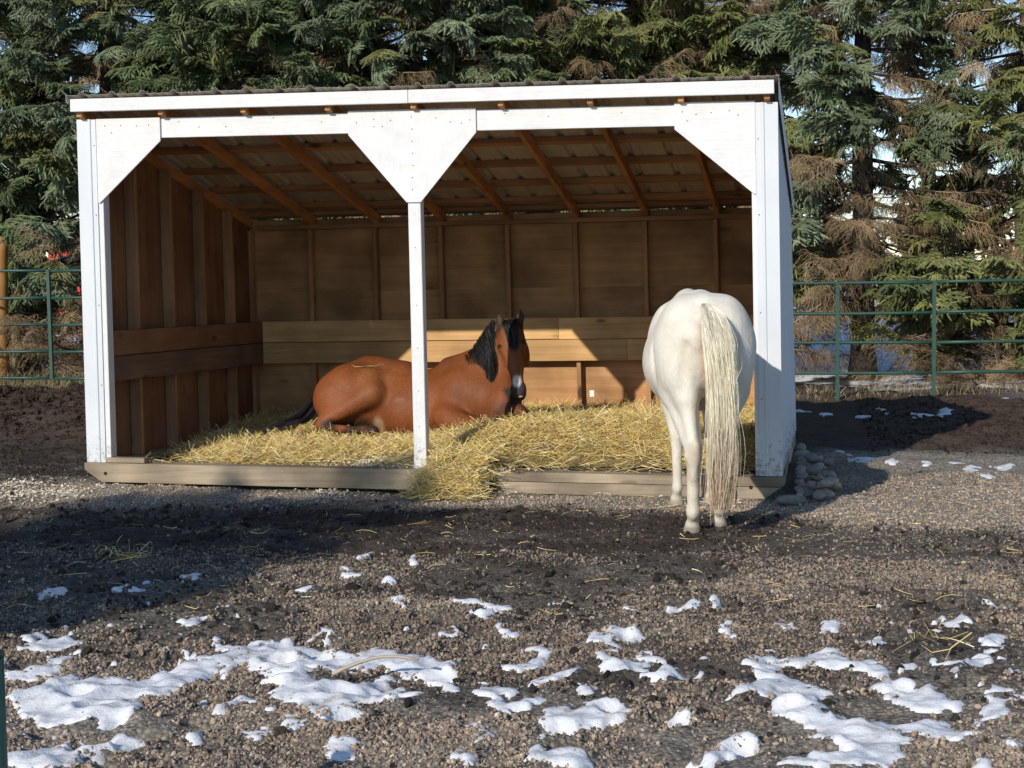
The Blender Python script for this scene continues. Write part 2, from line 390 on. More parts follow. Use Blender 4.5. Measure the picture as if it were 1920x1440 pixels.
# ------------------------------------------------------------------ clods of churned soil
m, t, p = mat('damp_soil_clod'); ta = N(t, 'ShaderNodeAttribute', attribute_type='INSTANCER', attribute_name='tint')
t.links.new(ta.outputs['Color'], p.inputs['Base Color']); p.inputs['Roughness'].default_value = .95; p.inputs['Specular IOR Level'].default_value = .15
v = coords(t, (1, 1, 1), False); n1 = N(t, 'ShaderNodeTexNoise', Scale=5.0, Detail=5.0); t.links.new(v, n1.inputs['Vector']); bump(t, p, n1.outputs[0], .8, .2)
clod = [hidden_variant('clod_shape', rock_mesh('clod_shape', 200+k, 2, [m], (1, .95, .7), .35)) for k in range(4)]
# ------------------------------------------------------------------ melting snow: (px, py, rx, ry, tilt deg) of the patches as they lie in the yard
SNOW = [(40,1187,45,8,3),(85,1207,65,10,-5),(145,1205,28,12,0),(15,1245,14,7,0),(130,1240,35,10,-14),(60,1262,55,8,-10),
 (110,1290,110,18,-8),(240,1290,70,16,-12),(140,1318,90,18,0),(215,1335,55,14,-8),(100,1340,48,10,0),(60,1382,30,7,5),(105,1378,28,6,-6),
 (130,1420,75,22,-6),(230,1398,40,10,-12),(70,1432,60,14,0),(330,1262,30,12,10),(370,1248,28,12,-8),(300,1275,50,12,-10),(420,1240,55,12,-14),
 (380,1161,30,7,-5),(105,1108,32,5,-10),(418,1203,10,12,-60),(285,1081,14,4,0),(358,1077,10,5,0),(225,1102,22,4,-12),
 (540,1212,55,14,8),(620,1185,42,9,-6),(600,1238,95,15,6),(700,1228,75,14,8),(770,1245,60,15,20),(830,1270,35,18,30),(540,1275,75,20,35),
 (600,1300,95,24,4),(590,1325,60,18,10),(680,1290,60,14,-20),(740,1312,65,12,-8),(660,1322,55,14,-10),(490,1225,60,10,0),(520,1255,45,14,10),
 (430,1310,60,8,-3),(395,1325,35,6,10),(540,1370,75,11,-6),(370,1375,28,12,-20),(480,1392,18,6,0),(655,1418,58,24,-8),(620,1345,35,10,0),
 (752,1125,12,9,0),(768,1043,14,4,0),(690,1038,22,5,-15),(655,1077,14,4,0),(712,1090,18,4,0),(572,1103,16,4,0),(668,1068,14,4,0),
 (830,1197,26,7,-30),(770,1172,28,5,-15),(905,1132,55,6,4),(895,1152,10,8,0),(920,1152,8,9,30),(952,1180,24,7,0),(990,1232,42,12,-25),(1000,1215,25,8,10),
 (960,1245,18,6,0),(930,1297,38,15,-5),(1075,1257,14,10,0),(1030,1275,50,7,-8),(985,1320,40,10,-4),(940,1330,20,12,40),(1090,1340,65,22,-12),
 (1050,1352,55,14,-5),(890,1385,50,14,-4),(870,1425,30,12,0),(1145,1198,40,15,-10),(1205,1195,22,6,15),(1150,1240,22,14,40),(1180,1255,22,14,-10),
 (1230,1235,25,11,30),(1250,1272,42,12,-10),(1100,1300,22,6,0),(1100,1425,40,18,0),(1040,1418,38,16,-10),(1275,1141,50,6,-6),(1335,1140,10,6,0),
 (1265,1338,48,12,-4),(1380,1172,8,12,20),(1382,1188,12,7,0),(1472,1180,26,7,0),(1560,1178,26,6,-12),(1305,1215,8,5,0),(1430,1240,28,10,-15),
 (1500,1232,45,10,-8),(1580,1240,50,10,20),(1640,1260,38,9,15),(1440,1270,45,14,5),(1470,1290,60,14,8),(1400,1305,45,8,-14),(1480,1320,65,20,6),
 (1540,1350,75,22,14),(1600,1375,70,20,12),(1370,1385,55,14,-10),(1330,1420,48,12,-8),(1640,1400,70,18,10),(1560,1430,95,18,-4),
 (1690,1290,48,10,8),(1730,1310,45,12,10),(1750,1330,35,10,10),(1635,1205,28,8,8),(1710,1260,14,9,0),(1755,1245,12,9,0),(1820,1245,50,9,-10),
 (1865,1203,22,10,-15),(1785,1160,38,10,-8),(1740,1155,12,5,0),(1870,1142,20,4,0),(1685,1190,8,5,0),(1720,1370,65,13,5),(1800,1375,65,13,2),
 (1860,1340,38,12,-15),(1890,1305,48,9,3),(1900,1335,30,12,0),(1915,1258,10,8,0),(1790,1268,20,5,0),(1905,1398,22,6,-10),(1850,1440,40,6,0),
 (1060,1120,6,3,0),(1030,1125,8,3,0),(1085,1125,8,3,0),(1165,1150,6,4,0),(1650,1128,5,3,0),(1735,873,20,6,5),(1790,872,25,5,0),(1820,885,25,6,0),(1880,880,22,6,-5),
 (1630,865,22,4,0),(1675,873,20,5,4),(1580,850,22,4,4),(1600,862,14,3,0),(1850,893,30,5,0),(1500,772,25,3,0),(1545,775,20,3,0),(1620,778,16,3,0),(1730,780,25,4,0),
 (1770,775,25,4,0),(1880,752,20,4,0),(1660,772,14,3,0),(30,722,25,5,0),(50,730,14,4,0),(110,735,12,4,0),(1830,1225,20,6,0),(1240,1268,12,5,0)]
sx0, sx1, sy0, sy1, dx = -.2, 7.8, -6.3, -1.6, .0165
def snow_field(X, Y):
    P = np.stack([X, Y, np.zeros_like(X)+.005], -1)
    u, v, d = proj(P)
    # irregular edges: shift the lookup by noise in metres turned to pixels
    k = F_PX/d
    u = u + (fbm(X*7, Y*7, 91, 4)-.5)*.20*k + (fbm(X*30, Y*30, 93, 2)-.5)*.03*k
    v = v + (fbm(X*7, Y*7, 92, 4)-.5)*.045*k + (fbm(X*30, Y*30, 94, 2)-.5)*.02*k
    s = np.zeros(X.shape)
    for (a, b, rx, ry, tl) in SNOW:
        c, sn_ = math.cos(math.radians(tl)), math.sin(math.radians(tl))
        if b < 950: rx, ry = rx*.8, ry*.8
        q = ((u-a)*c+(v-b)*sn_)**2/(rx*1.05)**2 + (-(u-a)*sn_+(v-b)*c)**2/(ry*1.15)**2
        near = q < 6
        s[near] += np.exp(-q[near]*1.1)
    fl = sst(.70, .80, fbm(X*20, Y*20, 98, 3))*sst(.54, .66, fbm(X*2.2, Y*2.2, 99, 2))*(Y < -3.4)*.4
    return np.maximum(s-.49 + (fbm(X*24, Y*24, 97, 4)-.5)*.95*np.clip(s*3, 0, 1), fl-.2)
def snow_mesh(x0, x1, y0, y1, st, T):
    X, Y = np.meshgrid(np.arange(x0, x1, st), np.arange(y0, y1, st))
    s = snow_field(X, Y)
    th = T*(1-np.exp(-np.clip(s, 0, 9)*4))*(.05+1.8*fbm(X*13, Y*13, 95, 3)) + .010*(fbm(X*38, Y*38, 96, 2)-.5)*np.clip(s*5, 0, 1)
    th = np.where(s > 0, th, -.02)
    Z = ground_h(X, Y)
    # snow lies on a smoothed ground
    Z = Z*.8 + .2*(Z.mean()) + th + .002
    Z = np.where(s > 0, Z, ground_h(X, Y)-.02)
    ny, nx = X.shape; i = (np.arange(ny-1)[:, None]*nx + np.arange(nx-1)[None, :]).ravel()
    F = np.stack([i, i+1, i+1+nx, i+nx], 1); sv = s.ravel()
    keep = (sv[F] > 0).any(1); F = F[keep]
    us, inv = np.unique(F.ravel(), return_inverse=True)
    return np.stack([X.ravel(), Y.ravel(), Z.ravel()], 1)[us], inv.reshape(-1, 4)
m, t, p = mat('old_crusted_snow')
v = coords(t, (1, 1, 1), False); n1 = N(t, 'ShaderNodeTexNoise', Scale=55.0, Detail=5.0, Roughness=.65); t.links.new(v, n1.inputs['Vector'])
n2 = N(t, 'ShaderNodeTexNoise', Scale=9.0, Detail=5.0, Roughness=.6); t.links.new(v, n2.inputs['Vector'])
r = ramp(t, n2.outputs[0], [(.3, (.42, .39, .35)), (.42, (.68, .68, .69)), (.8, (.80, .82, .84))]); t.links.new(r.outputs[0], p.inputs['Base Color'])
p.inputs['Roughness'].default_value = .55; bump(t, p, n1.outputs[0], .5, .012)
p.inputs['Subsurface Weight'].default_value = .0
M['snow'] = m
parts = [snow_mesh(-.3, 7.6, -6.2, -1.9, .014, .015), snow_mesh(3.8, 10, -.5, 8, .03, .012), snow_mesh(-4, 1, 4.5, 8.6, .04, .04)]
V, F = join(parts)
add('snow_patches', mesh_np('snow_patches', V, F, [m], True), kind='stuff')

cx_, cy_ = scatter_ground(150000, -6.2, 7.5, lambda x, y: np.clip((1.0-region_gravel(x, y)*1.1)*np.clip(1.25-dens_near(x, y)*1.2*(y < -1.6), .05, 1)*(.3+fbm(x*2, y*2, 81, 3)), 0, 1)*((y < -.2) | (x > 5.6) | (x < -.3)))
ok_ = snow_field(cx_, cy_) < -.12; cx_, cy_ = cx_[ok_], cy_[ok_]; n = len(cx_); rs = np.clip(RNG.lognormal(math.log(.0062), .6, n), .003, .036)*(1+.9*sst(2.5, 5, cy_)*(cx_ < 1))
rr = sst(2.6, 3.6, cy_)
tint = (np.array([.085, .068, .054])[None]*(1-rr[:, None]) + np.array([.100, .066, .046])[None]*rr[:, None])*RNG.uniform(.6, 1.35, (n, 1))
scatter('soil_clods', np.stack([cx_, cy_, ground_h(cx_, cy_)+rs*.1], 1), RNG.uniform(0, 6.28, (n, 3)), rs[:, None]*RNG.uniform(.75, 1.25, (n, 3)), RNG.integers(0, 4, n), tint, clod, kind='stuff')


# ------------------------------------------------------------------ the shelter
W, D, HF = 4.92, 3.093, 2.638
WARP = np.array([[[[-0.0173, -0.0701, 0.0486], [-0.0041, -0.0684, 0.0052]], [[0.0398, 0.0319, -0.0485], [0.0292, 0.0333, 0.0173]]], [[[-0.0329, 0.0559, -0.0187], [-0.0621, 0.0407, -0.0299]], [[0.0533, -0.0116, -0.0081], [-0.0058, -0.0118, 0.0341]]]])
def warp(V):
    """the shelter is not quite square: slight racking measured off its corners"""
    V = np.asarray(V, float); x, y, z = V[:, 0]/W, V[:, 1]/D, V[:, 2]/2.6; o = V.copy()
    for i, wx in ((0, 1-x), (1, x)):
        for j, wy in ((0, 1-y), (1, y)):
            for k, wz in ((0, 1-z), (1, z)): o += (wx*wy*wz)[:, None]*WARP[i, j, k]
    return o
SH = empty('horse_shelter', (2.46, 0, 0), label='white three-sided wooden horse shelter with low metal roof on timber skids', category='horse shelter')
SHL = np.array([2.46, 0, 0])
def bev_mesh(name, V, F, m, bev=.003, seg=1, jit=0.):
    bm = bmesh.new(); vs_ = [bm.verts.new(v) for v in V]
    for f in F: bm.faces.new([vs_[i] for i in f])
    bmesh.ops.recalc_face_normals(bm, faces=bm.faces)
    if bev: bmesh.ops.bevel(bm, geom=list(bm.edges), offset=bev, segments=seg, affect='EDGES', clamp_overlap=True)
    co = warp(np.array([v.co[:] for v in bm.verts])) - SHL
    for v, c in zip(bm.verts, co): v.co = c
    me = bpy.data.meshes.new(name); bm.to_mesh(me); bm.free(); me.materials.append(m); return me
def box(name, x0, x1, y0, y1, z0, z1, m, bev=.003, parent=SH, **pr):
    V = np.array([[x, y, z] for x in (x0, x1) for y in (y0, y1) for z in (z0, z1)], float)
    return add(name, bev_mesh(name, V, CUBE_F, m, bev), parent, **pr)
def slanted(name, x0, x1, ya, za, yb, zb, h, m, **pr):   # board whose underside runs from (ya,za) to (yb,zb)
    V = np.array([[x, y, z] for x in (x0, x1) for (y, z) in ((ya, za), (ya, za+h), (yb, zb), (yb, zb+h))], float)
    return add(name, bev_mesh(name, V, CUBE_F, m), SH, **pr)
def poly_plate(name, pts, y0, y1, m, **pr):
    n = len(pts); V = [[x, y0, z] for x, z in pts]+[[x, y1, z] for x, z in pts]
    F = [list(range(n)), list(range(2*n-1, n-1, -1))]+[[i, (i+1) % n, n+(i+1) % n, n+i] for i in range(n)]
    return add(name, bev_mesh(name, V, F, m, .0015), SH, **pr)
SL = -.2257
def rz(y): return HF + SL*y
# skids
V = [(x, z) for x, z in ((-.02, .15), (-.02, .085), (.10, .005), (2.44, .005), (2.44, .15))]
def skid(name, pts, **pr): return poly_plate(name, pts, -.045, .09, M['skid'], **pr)
skid('skid_timber', [(-.02, .15), (-.02, .10), (.11, .012), (2.62, .006), (2.62, .15)], label='left half of the front skid timber')
skid('skid_timber', [(2.624, .148), (2.624, .084), (4.93, .084), (4.955, .10), (4.955, .148)], label='upper plank of the right front skid')
skid('skid_plank', [(2.63, .080), (2.63, .0), (4.82, .0), (4.925, .080)], label='lower plank of the right front skid')
box('skid_timber', -.0, .13, .10, D, .0, .148, M['skid']); box('skid_timber', W-.13, W-.0, .10, D, .0, .148, M['skid'])
box('skid_timber', .14, W-.14, D-.14, D-.0, .0, .148, M['skid'])
for x, z in ((.14, .075), (4.73, .078)):
    V, F = tube(np.array([[x, -.0465, z], [x, -.040, z]]), .013, 12)
    add('bolt_hole', mesh_np('bolt_hole', warp(V)-SHL, F, [M['hole']]), SH)
box('blocking_board', .14, .43, -.03, .055, .153, .19, M['skid']); 
box('footing_block', 4.70, 4.93, .0, .12, -.03, -.004, M['skid'])
# rear and side wall framing
for k in range(1, 8):
    x = .61*k-.019+.015
    box('stud', x, x+.038, D-.10, D-.012, .15, 1.921, M['studz'])
box('stud', .03, .068, D-.101, D-.013, .15, 1.921, M['studz']); box('stud', W-.068, W-.03, D-.101, D-.013, .15, 1.921, M['studz'])
box('wall_plate', .125, W-.125, D-.101, D-.0, 1.923, 1.961, M['studx'])
for side in (0, 1):
    for k in range(1, 5):
        y = .61*k-.019; x0, x1 = (.0275, .1165) if side == 0 else (W-.1165, W-.0275)
        box('stud', x0, x1, y, y+.038, .15, rz(y+.038)-.003 if k < 5 else 1.9, M['studz'])
# plywood: left and right wall, two pieces each; back wall in two rows of sheets
def ply(x0, x1, y0, y1, z0, z1): box('plywood_sheet', x0, x1, y0, y1, z0, z1, M['plyx'], .0012)
for x0, x1 in ((.012, .025), (W-.025, W-.012)):
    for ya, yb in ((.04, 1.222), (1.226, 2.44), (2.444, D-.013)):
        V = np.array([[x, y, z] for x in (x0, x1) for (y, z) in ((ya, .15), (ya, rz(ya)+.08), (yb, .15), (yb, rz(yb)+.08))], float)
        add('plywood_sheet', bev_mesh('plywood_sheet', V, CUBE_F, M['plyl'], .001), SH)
for xa, xb in ((.03, 2.452), (2.456, W-.03)):
    ply(xa, xb, D-.011, D-.0, .15, .7415); ply(xa, xb, D-.0112, D-.0, .742, 1.3675); ply(xa, xb, D-.011, D-.0, 1.368, 1.985)
# kick boards
zk = 1.112
box('kick_board', .162, 2.9, D-.142, D-.103, zk-.184, zk, M['kickx']); box('kick_board', 2.902, W-.162, D-.1415, D-.103, zk-.186, zk-.002, M['kickx'])
box('kick_board', .162, 3.5, D-.142, D-.103, zk-.374, zk-.190, M['kickx']); box('kick_board', 3.502, W-.162, D-.1415, D-.103, zk-.374, zk-.191, M['kickx'])
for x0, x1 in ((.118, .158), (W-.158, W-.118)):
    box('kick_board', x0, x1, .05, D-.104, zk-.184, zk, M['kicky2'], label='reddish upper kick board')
    box('kick_board', x0, x1, .05, D-.104, zk-.374, zk-.190, M['kicky'], label='dark grey lower kick board')
# rafters
for k in range(9):
    x = min(max(.61*k+.0155, .03), W-.068)
    if k == 0: x = .012
    slanted('rafter', x, x+.038, -.065, rz(-.065), D+.02, rz(D+.02), .087, M['rafter'])
for k in range(8):
    xa = (.61*k+.0155 if k else .012)+.04; xb = min(.61*(k+1)+.0155, W-.068)-.002
    box('added_eave_blocking', xa, xb, D-.03, D+.008, 1.963, 2.012, M['plyx'])  # boards added to narrow the light leak between plate and roof
# purlins: lie on the rafters
PT = .089
for y in (-.06, .52, 1.08, 1.64, 2.20, 2.74, 3.02):
    V = np.array([[x, yy, zz] for x in (0.005, W-.005) for (yy, zz) in ((y, rz(y)+PT+.001), (y, rz(y)+PT+.039), (y+.087, rz(y+.087)+PT+.001), (y+.087, rz(y+.087)+PT+.039))], float)
    add('purlin', bev_mesh('purlin', V, CUBE_F, M['studx']), SH)
# header, posts, gussets, fascia
box('header_beam', .16, 2.458, .002, .040, HF-.142, HF, M['whitex']); box('header_beam', 2.462, W-.125, .002, .040, HF-.142, HF, M['whitex'])
box('header_beam', .16, W-.125, .042, .080, HF-.138, HF-.002, M['studx'], label='bare inner ply of the header')
poly_plate('gusset', [(.132, HF+.002), (.615, HF+.002), (.615, HF-.165), (.145, HF-.60), (.132, HF-.60)], -.014, -.0, M['whitex'], label='white plywood corner gusset at the left')
poly_plate('gusset', [(1.995, HF+.012), (2.90, HF+.012), (2.90, HF-.155), (2.50, HF-.625), (2.40, HF-.625), (1.995, HF-.155)], -.014, -.0, M['whitez2'], label='white Y-shaped plywood gusset over the middle post')
poly_plate('gusset', [(4.255, HF+.012), (4.79, HF+.012), (4.79, HF-.60), (4.775, HF-.60), (4.255, HF-.165)], -.014, -.0, M['whitex'], label='white plywood corner gusset at the right')
box('post', 2.405, 2.494, .001, .088, .152, HF-.143, M['whitez'], .004, label='white painted middle post')
box('post', .125, .165, .0, .088, .152, HF-.145, M['whitez'], .003); box('post', W-.160, W-.125, .0, .088, .152, HF-.145, M['whitez'], .003)
box('post', .03, .119, .004, .093, .152, HF-.004, M['studz']); box('post', W-.119, W-.03, .004, .093, .152, HF-.004, M['studz'])
FZ = 2.7746
box('fascia_board', -.012, 2.45, -.105, -.067, FZ-.09, FZ, M['whitex']); box('fascia_board', 2.453, W-.0, -.105, -.067, FZ-.09, FZ, M['whitex'])
# steel: profile helper - a strip bent along a polyline then extruded, with thickness
def strip(name, prof, ext, m, parent=SH, thick=.0008, smooth=False, **pr):
    """prof: list of 3D points (top edge) ; ext: matching list of 3D points (bottom edge)"""
    a = np.array(prof, float); b = np.array(ext, float); n = len(a)
    T = np.gradient(a, axis=0); nr = np.cross(T, b-a); nr /= np.linalg.norm(nr, axis=1)[:, None]+1e-12
    V = np.concatenate([a, b, a+nr*thick, b+nr*thick]); F = []
    for i in range(n-1):
        F += [[i, i+1, n+i+1, n+i], [2*n+i+1, 2*n+i, 3*n+i, 3*n+i+1], [i+1, i, 2*n+i, 2*n+i+1], [n+i, n+i+1, 3*n+i+1, 3*n+i]]
    F += [[0, n, 3*n, 2*n], [n-1, 2*n-1+0, 4*n-1, 3*n-1]]
    return add(name, mesh_np(name, warp(V)-SHL, F, [m], smooth), parent, **pr)
def rib_profile(a, b, pitch, h, topw=.02, botw=.05, minor=True):
    pts = [(a, 0)]; x = a+pitch*.5
    while x < b-botw:
        pts += [(x-botw/2, 0), (x-topw/2, h), (x+topw/2, h), (x+botw/2, 0)]
        if minor:
            for q in (.33, .67):
                c = x+botw/2+(pitch-botw)*q
                if c < b-.02: pts += [(c-.012, 0), (c-.006, h*.16), (c+.006, h*.16), (c+.012, 0)]
        x += pitch
    return pts+[(b, 0)]
# roof: five overlapping sheets with ribs running down the slope
def roof_sheet(xa, xb, lift):
    pr = rib_profile(xa, xb, .229, .022, .022, .06)
    zt = PT+.042+lift
    A = [(x, -.125, rz(-.125)+zt+h) for x, h in pr]; B = [(x, D+.10, rz(D+.10)+zt+h) for x, h in pr]
    strip('roof_sheet', A, B, M['roofsteel'])
for k in range(5): roof_sheet(-.03+.992*k, min(-.03+.992*(k+1)+.02, W+.03), .0 if k % 2 == 0 else .003)
z0 = HF+.16
strip('roof_edge_flashing', [(-.075, -.13, rz(-.13)+PT+.085), (-.03, -.13, rz(-.13)+PT+.05), (-.027, -.13, rz(-.13)+PT-.01)], [(-.075, D+.1, rz(D+.1)+PT+.085), (-.03, D+.1, rz(D+.1)+PT+.05), (-.027, D+.1, rz(D+.1)+PT-.01)], M['steel'], label='left roof edge trim')
strip('roof_edge_flashing', [(W+.012, -.108, FZ+.03), (W+.030, -.108, FZ+.03), (W+.030, -.108, FZ-.13)], [(W+.012, D+.1, rz(D+.1)+PT+.06), (W+.030, D+.1, rz(D+.1)+PT+.06), (W+.030, D+.1, rz(D+.1)-.02)], M['steel'], label='right roof edge trim')
# corner trims: L with a shallow bead
def corner(name, xo, s, w_, label):
    pr = [(xo, .10), (xo, -.004), (xo+s*w_*.58, -.004), (xo+s*w_*.62, -.011), (xo+s*w_*.72, -.011), (xo+s*w_*.76, -.004), (xo+s*w_, -.004), (xo+s*w_, .006)]
    pr = [(x, y-.004) for x, y in pr]
    if s > 0: pr = pr[::-1]
    strip(name, [(x, y, HF+.0) for x, y in pr], [(x, y, .152) for x, y in pr], M['steel'], thick=.0012, label=label)
corner('corner_trim', -.016, 1, .142, 'white steel corner trim at the left'); corner('corner_trim', W+.018, -1, .150, 'white steel corner trim at the right')
# ribbed siding, right, left and back
pr = rib_profile(.06, D+.03, .2, .014, .02, .04)
def side(xf, s):
    strip('siding_sheet', [(xf+s*h, y, rz(y)+.10) for y, h in pr], [(xf+s*h, y, .13) for y, h in pr], M['steel'], label='right wall siding' if s > 0 else 'left wall siding')
side(W-.002, 1); side(.002, -1)
pb = rib_profile(-.0, W, .229, .014, .02, .04)
strip('siding_sheet', [(x, D+.005+h, 2.005) for x, h in pb], [(x, D+.005+h, .13) for x, h in pb], M['steel'], label='back wall siding')
# screws and nail heads
def studhead(nm, x, y, z, r, m):
    V, F = tube(np.array([[x, y, z], [x, y-.004, z]]), [r, r*.7], 7)
    add(nm, mesh_np(nm, warp(V)-SHL, F, [m]), SH)
for z in (2.45, 1.95, 1.3, .72, .22):
    studhead('screw', .112, -.0085, z, .0055, M['screw']); studhead('screw', W-.112, -.0085, z-.05, .0055, M['screw'])
rr = random.Random(3)
for x, z in [(1.995+.06, -.07), (2.18, -.05), (2.30, -.06), (2.62, -.05), (2.72, -.08), (2.80, -.09), (2.86, -.07), (2.24, -.10), (2.18, -.10)]+[(2.45+rr.uniform(-.006, .006), -.04-.083*k) for k in range(7)]+[(.20, -.05), (.32, -.05), (.44, -.055), (.53, -.05), (.25, -.10), (4.31, -.05), (4.40, -.07), (4.50, -.06), (4.62, -.05), (4.34, -.11), (4.68, -.08)]:
    studhead('nail_head', x, -.0142, HF+z, .0042, M['nail'])
for x in (.75, .9, 1.1, 1.45, 1.8, 3.1, 3.4, 3.9): studhead('nail_head', x, .0015, HF-.05+rr.uniform(-.04, .03), .004, M['nail'])
for z in (.3, .45, .7, 1.0, 1.3, 1.7): studhead('nail_head', 2.45, .0005, z, .0035, M['nail'])
# blank paper tag stapled to the back plywood
pt = at_y(1101, 735, D-.013); box('paper_tag', pt[0]-.020, pt[0]+.020, D-.0135, D-.0118, pt[2]-.028, pt[2]+.028, M['paper'], 0)

# ------------------------------------------------------------------ straw bedding
def hay_h(x, y):
    h = .155 + .10*sst(.15, 1.1, y)*sst(.5, 1.5, x) + .04*sst(1.5, 2.9, y)
    h = h - .035*sst(.5, .9, y)*(1-sst(1.4, 1.9, y))*sst(.8, 1.4, x)*(1-sst(2.1, 2.6, x))
    h = h + .135*np.exp(-((x-3.2)**2/.55+(y-.95)**2/.22)) + .06*np.exp(-((x-3.9)**2/.3+(y-1.5)**2/.5)) + .06*np.exp(-((x-2.75)**2/.12+(y-.45)**2/.15))
    h = h + .025*np.exp(-((x-1.1)**2/.4+(y-.6)**2/.09))
    h = h - .05*np.exp(-((x-2.0)**2/.9+(y-1.55)**2/.3))
    h = h + .05*(fbm(x*3.1, y*3.1, 101, 3)-.5)*sst(.1, .5, y) + .03*(fbm(x*10, y*10, 103, 2)-.5)
    e = np.clip(sst(-.02, .35, y-.22+.25*(fbm(x*2, y*0, 105, 2)-.4)-.12*sst(2.4, 2.7, x))*sst(.55, 1.2, x+y*.55), 0, 1)
    h = .135*(1-e) + h*e
    # spill over the skid next to the middle post
    sp = np.exp(-((x-2.72+.05*(y < -.15))/(.235+.05*(fbm(y*9, x*0, 108, 2)-.5)))**4)*sst(-.44, -.30, y+(fbm(x*6, y*6, 107, 2)-.5)*.12)*(1-sst(.1, .5, y))
    zz = np.where(y > -.05, .235, .235-(-.05-y)*.65)
    return np.where(sp > .02, np.maximum(h*(y > 0), ground_h(x, y)*(1-np.clip(sp*2, 0, 1)) + np.clip(sp*2, 0, 1)*zz + .03*(fbm(x*12, y*12, 109, 2)-.5)), h), e, sp
m, t, p = mat('straw_blade')
a_ = N(t, 'ShaderNodeAttribute', attribute_name='Col'); t.links.new(a_.outputs['Color'], p.inputs['Base Color'])
p.inputs['Roughness'].default_value = .55; p.inputs['Specular IOR Level'].default_value = .35
M['straw'] = m
X, Y = np.meshgrid(np.arange(.03, 4.88, .03), np.arange(-.46, 3.06, .03)); X = X.ravel(); Y = Y.ravel()
H, E_, SPL = hay_h(X, Y)
nxh, nyh = len(np.arange(.03, 4.88, .03)), len(np.arange(-.46, 3.06, .03))
i = (np.arange(nyh-1)[:, None]*nxh + np.arange(nxh-1)[None, :]).ravel(); F = np.stack([i, i+1, i+1+nxh, i+nxh], 1)
ok = ((Y > .03) & (E_ > .04)) | (SPL > .06); F = F[ok[F].all(1)]
m, t, p = mat('straw_litter_bed'); v = coords(t, (1, 1, 1), False)
n1 = N(t, 'ShaderNodeTexNoise', Scale=60.0, Detail=6.0, Roughness=.8); t.links.new(v, n1.inputs['Vector'])
r = ramp(t, n1.outputs[0], [(.35, (.14, .10, .04)), (.65, (.46, .34, .14))]); t.links.new(r.outputs[0], p.inputs['Base Color']); bump(t, p, n1.outputs[0], 1, .03); p.inputs['Roughness'].default_value = .9
M['litter'] = m
us, inv = np.unique(F.ravel(), return_inverse=True)
hb = mesh_np('straw_bedding', np.stack([X, Y, H], 1)[us], inv.reshape(-1, 4), [M['straw'], m], True, midx=np.ones(len(F)))
n = 125000
x = RNG.uniform(.15, 4.8, n); y = RNG.uniform(-.45, 3.0, n)*1.0; y = np.where(RNG.random(n) < .45, RNG.uniform(-.45, 1.2, n), y)
h, e, sp = hay_h(x, y)
keep = (((y > .06) & (RNG.random(n) < e*e)) | (RNG.random(n) < np.clip(sp*1.3, 0, 1)) | ((y > .06) & (RNG.random(n) < .05)))
x, y, h, sp = x[keep], y[keep], h[keep], sp[keep]; n = len(x)
# more straws where the light falls close to the lens
def straw_paths(x, y, h, lmin, lmax, zj, tilt=.35, curl=.25):
    n = len(x); L = RNG.uniform(lmin, lmax, n); a = RNG.uniform(0, 2*math.pi, n); el = RNG.normal(0, tilt, n)
    d = np.stack([np.cos(a)*np.cos(el), np.sin(a)*np.cos(el), np.sin(el)], 1)
    c = np.stack([x, y, h+RNG.uniform(0, zj, n)+np.abs(np.sin(el))*L*.35], 1)
    s = np.linspace(-.5, .5, 4)[None, :, None]
    bend = RNG.normal(0, curl, (n, 1, 3))*(s*s-.1)*L[:, None, None]
    return c[:, None] + d[:, None]*s*L[:, None, None] + bend
P1 = straw_paths(x, y, h, .05, .20, .035)
V, F = strands(P1, RNG.uniform(.0022, .0048, n))
def straw_cols(n, m2):
    pal = np.array([[.78, .57, .19], [.84, .68, .33], [.66, .47, .14], [.86, .75, .50], [.56, .44, .15], [.34, .25, .10]])
    c = pal[RNG.choice(6, n, p=[.3, .22, .18, .08, .14, .08])]*RNG.uniform(.8, 1.15, (n, 1))
    return np.repeat(c, m2, 0)
Fl = F; sc = straw_cols(n, 8)
me = bpy.data.meshes.new('straw_bedding')
nb = len(hb.vertices); vb = np.empty(nb*3, np.float32); hb.vertices.foreach_get('co', vb); fb = inv.reshape(-1, 4)
allV = np.concatenate([vb.reshape(-1, 3), V]); allF = np.concatenate([fb, Fl+nb])
bpy.data.meshes.remove(hb)
add('straw_bedding', mesh_np('straw_bedding', allV, allF, [M['straw'], M['litter']], False, midx=np.concatenate([np.ones(len(fb)), np.zeros(len(Fl))]), cols={'Col': np.concatenate([np.full((nb, 3), .3), sc])}), kind='stuff')
# wood shavings sprinkled on the bedding and skid
m_sh = plain('pale_wood_shaving', (.66, .58, .45), .8, 0, .2)
sx_, sy_ = [], []
for (a, b, rx, ry, k) in ((700, 852, 75, 10, 500), (1150, 795, 80, 10, 350), (900, 862, 60, 10, 200), (60, 925, 110, 14, 900), (620, 868, 40, 8, 160), (1320, 935, 60, 12, 200), (860, 918, 90, 8, 250)):
    q = np.array([at_z(u, v, .02 if v > 880 else .22) for u, v in zip(RNG.normal(a, rx*.6, k), RNG.normal(b, ry*.6, k))]); sx_.append(q[:, 0]); sy_.append(q[:, 1])
sx_, sy_ = np.concatenate(sx_), np.concatenate(sy_)
hz_ = np.where((sy_ > 0) & (sx_ > 0) & (sx_ < 4.9), hay_h(sx_, sy_)[0]+.022, np.where(sy_ > -.06, .155, ground_h(sx_, sy_)+.008)); hz_ = np.where((sx_ < -.03) | (sy_ < -.06), ground_h(sx_, sy_)+.008, hz_)
P1 = straw_paths(sx_, sy_, hz_, .012, .03, .006, .3, .5); V, F = strands(P1, RNG.uniform(.006, .014, len(sx_)))
add('wood_shavings', mesh_np('wood_shavings', V, F, [m_sh]), kind='stuff')
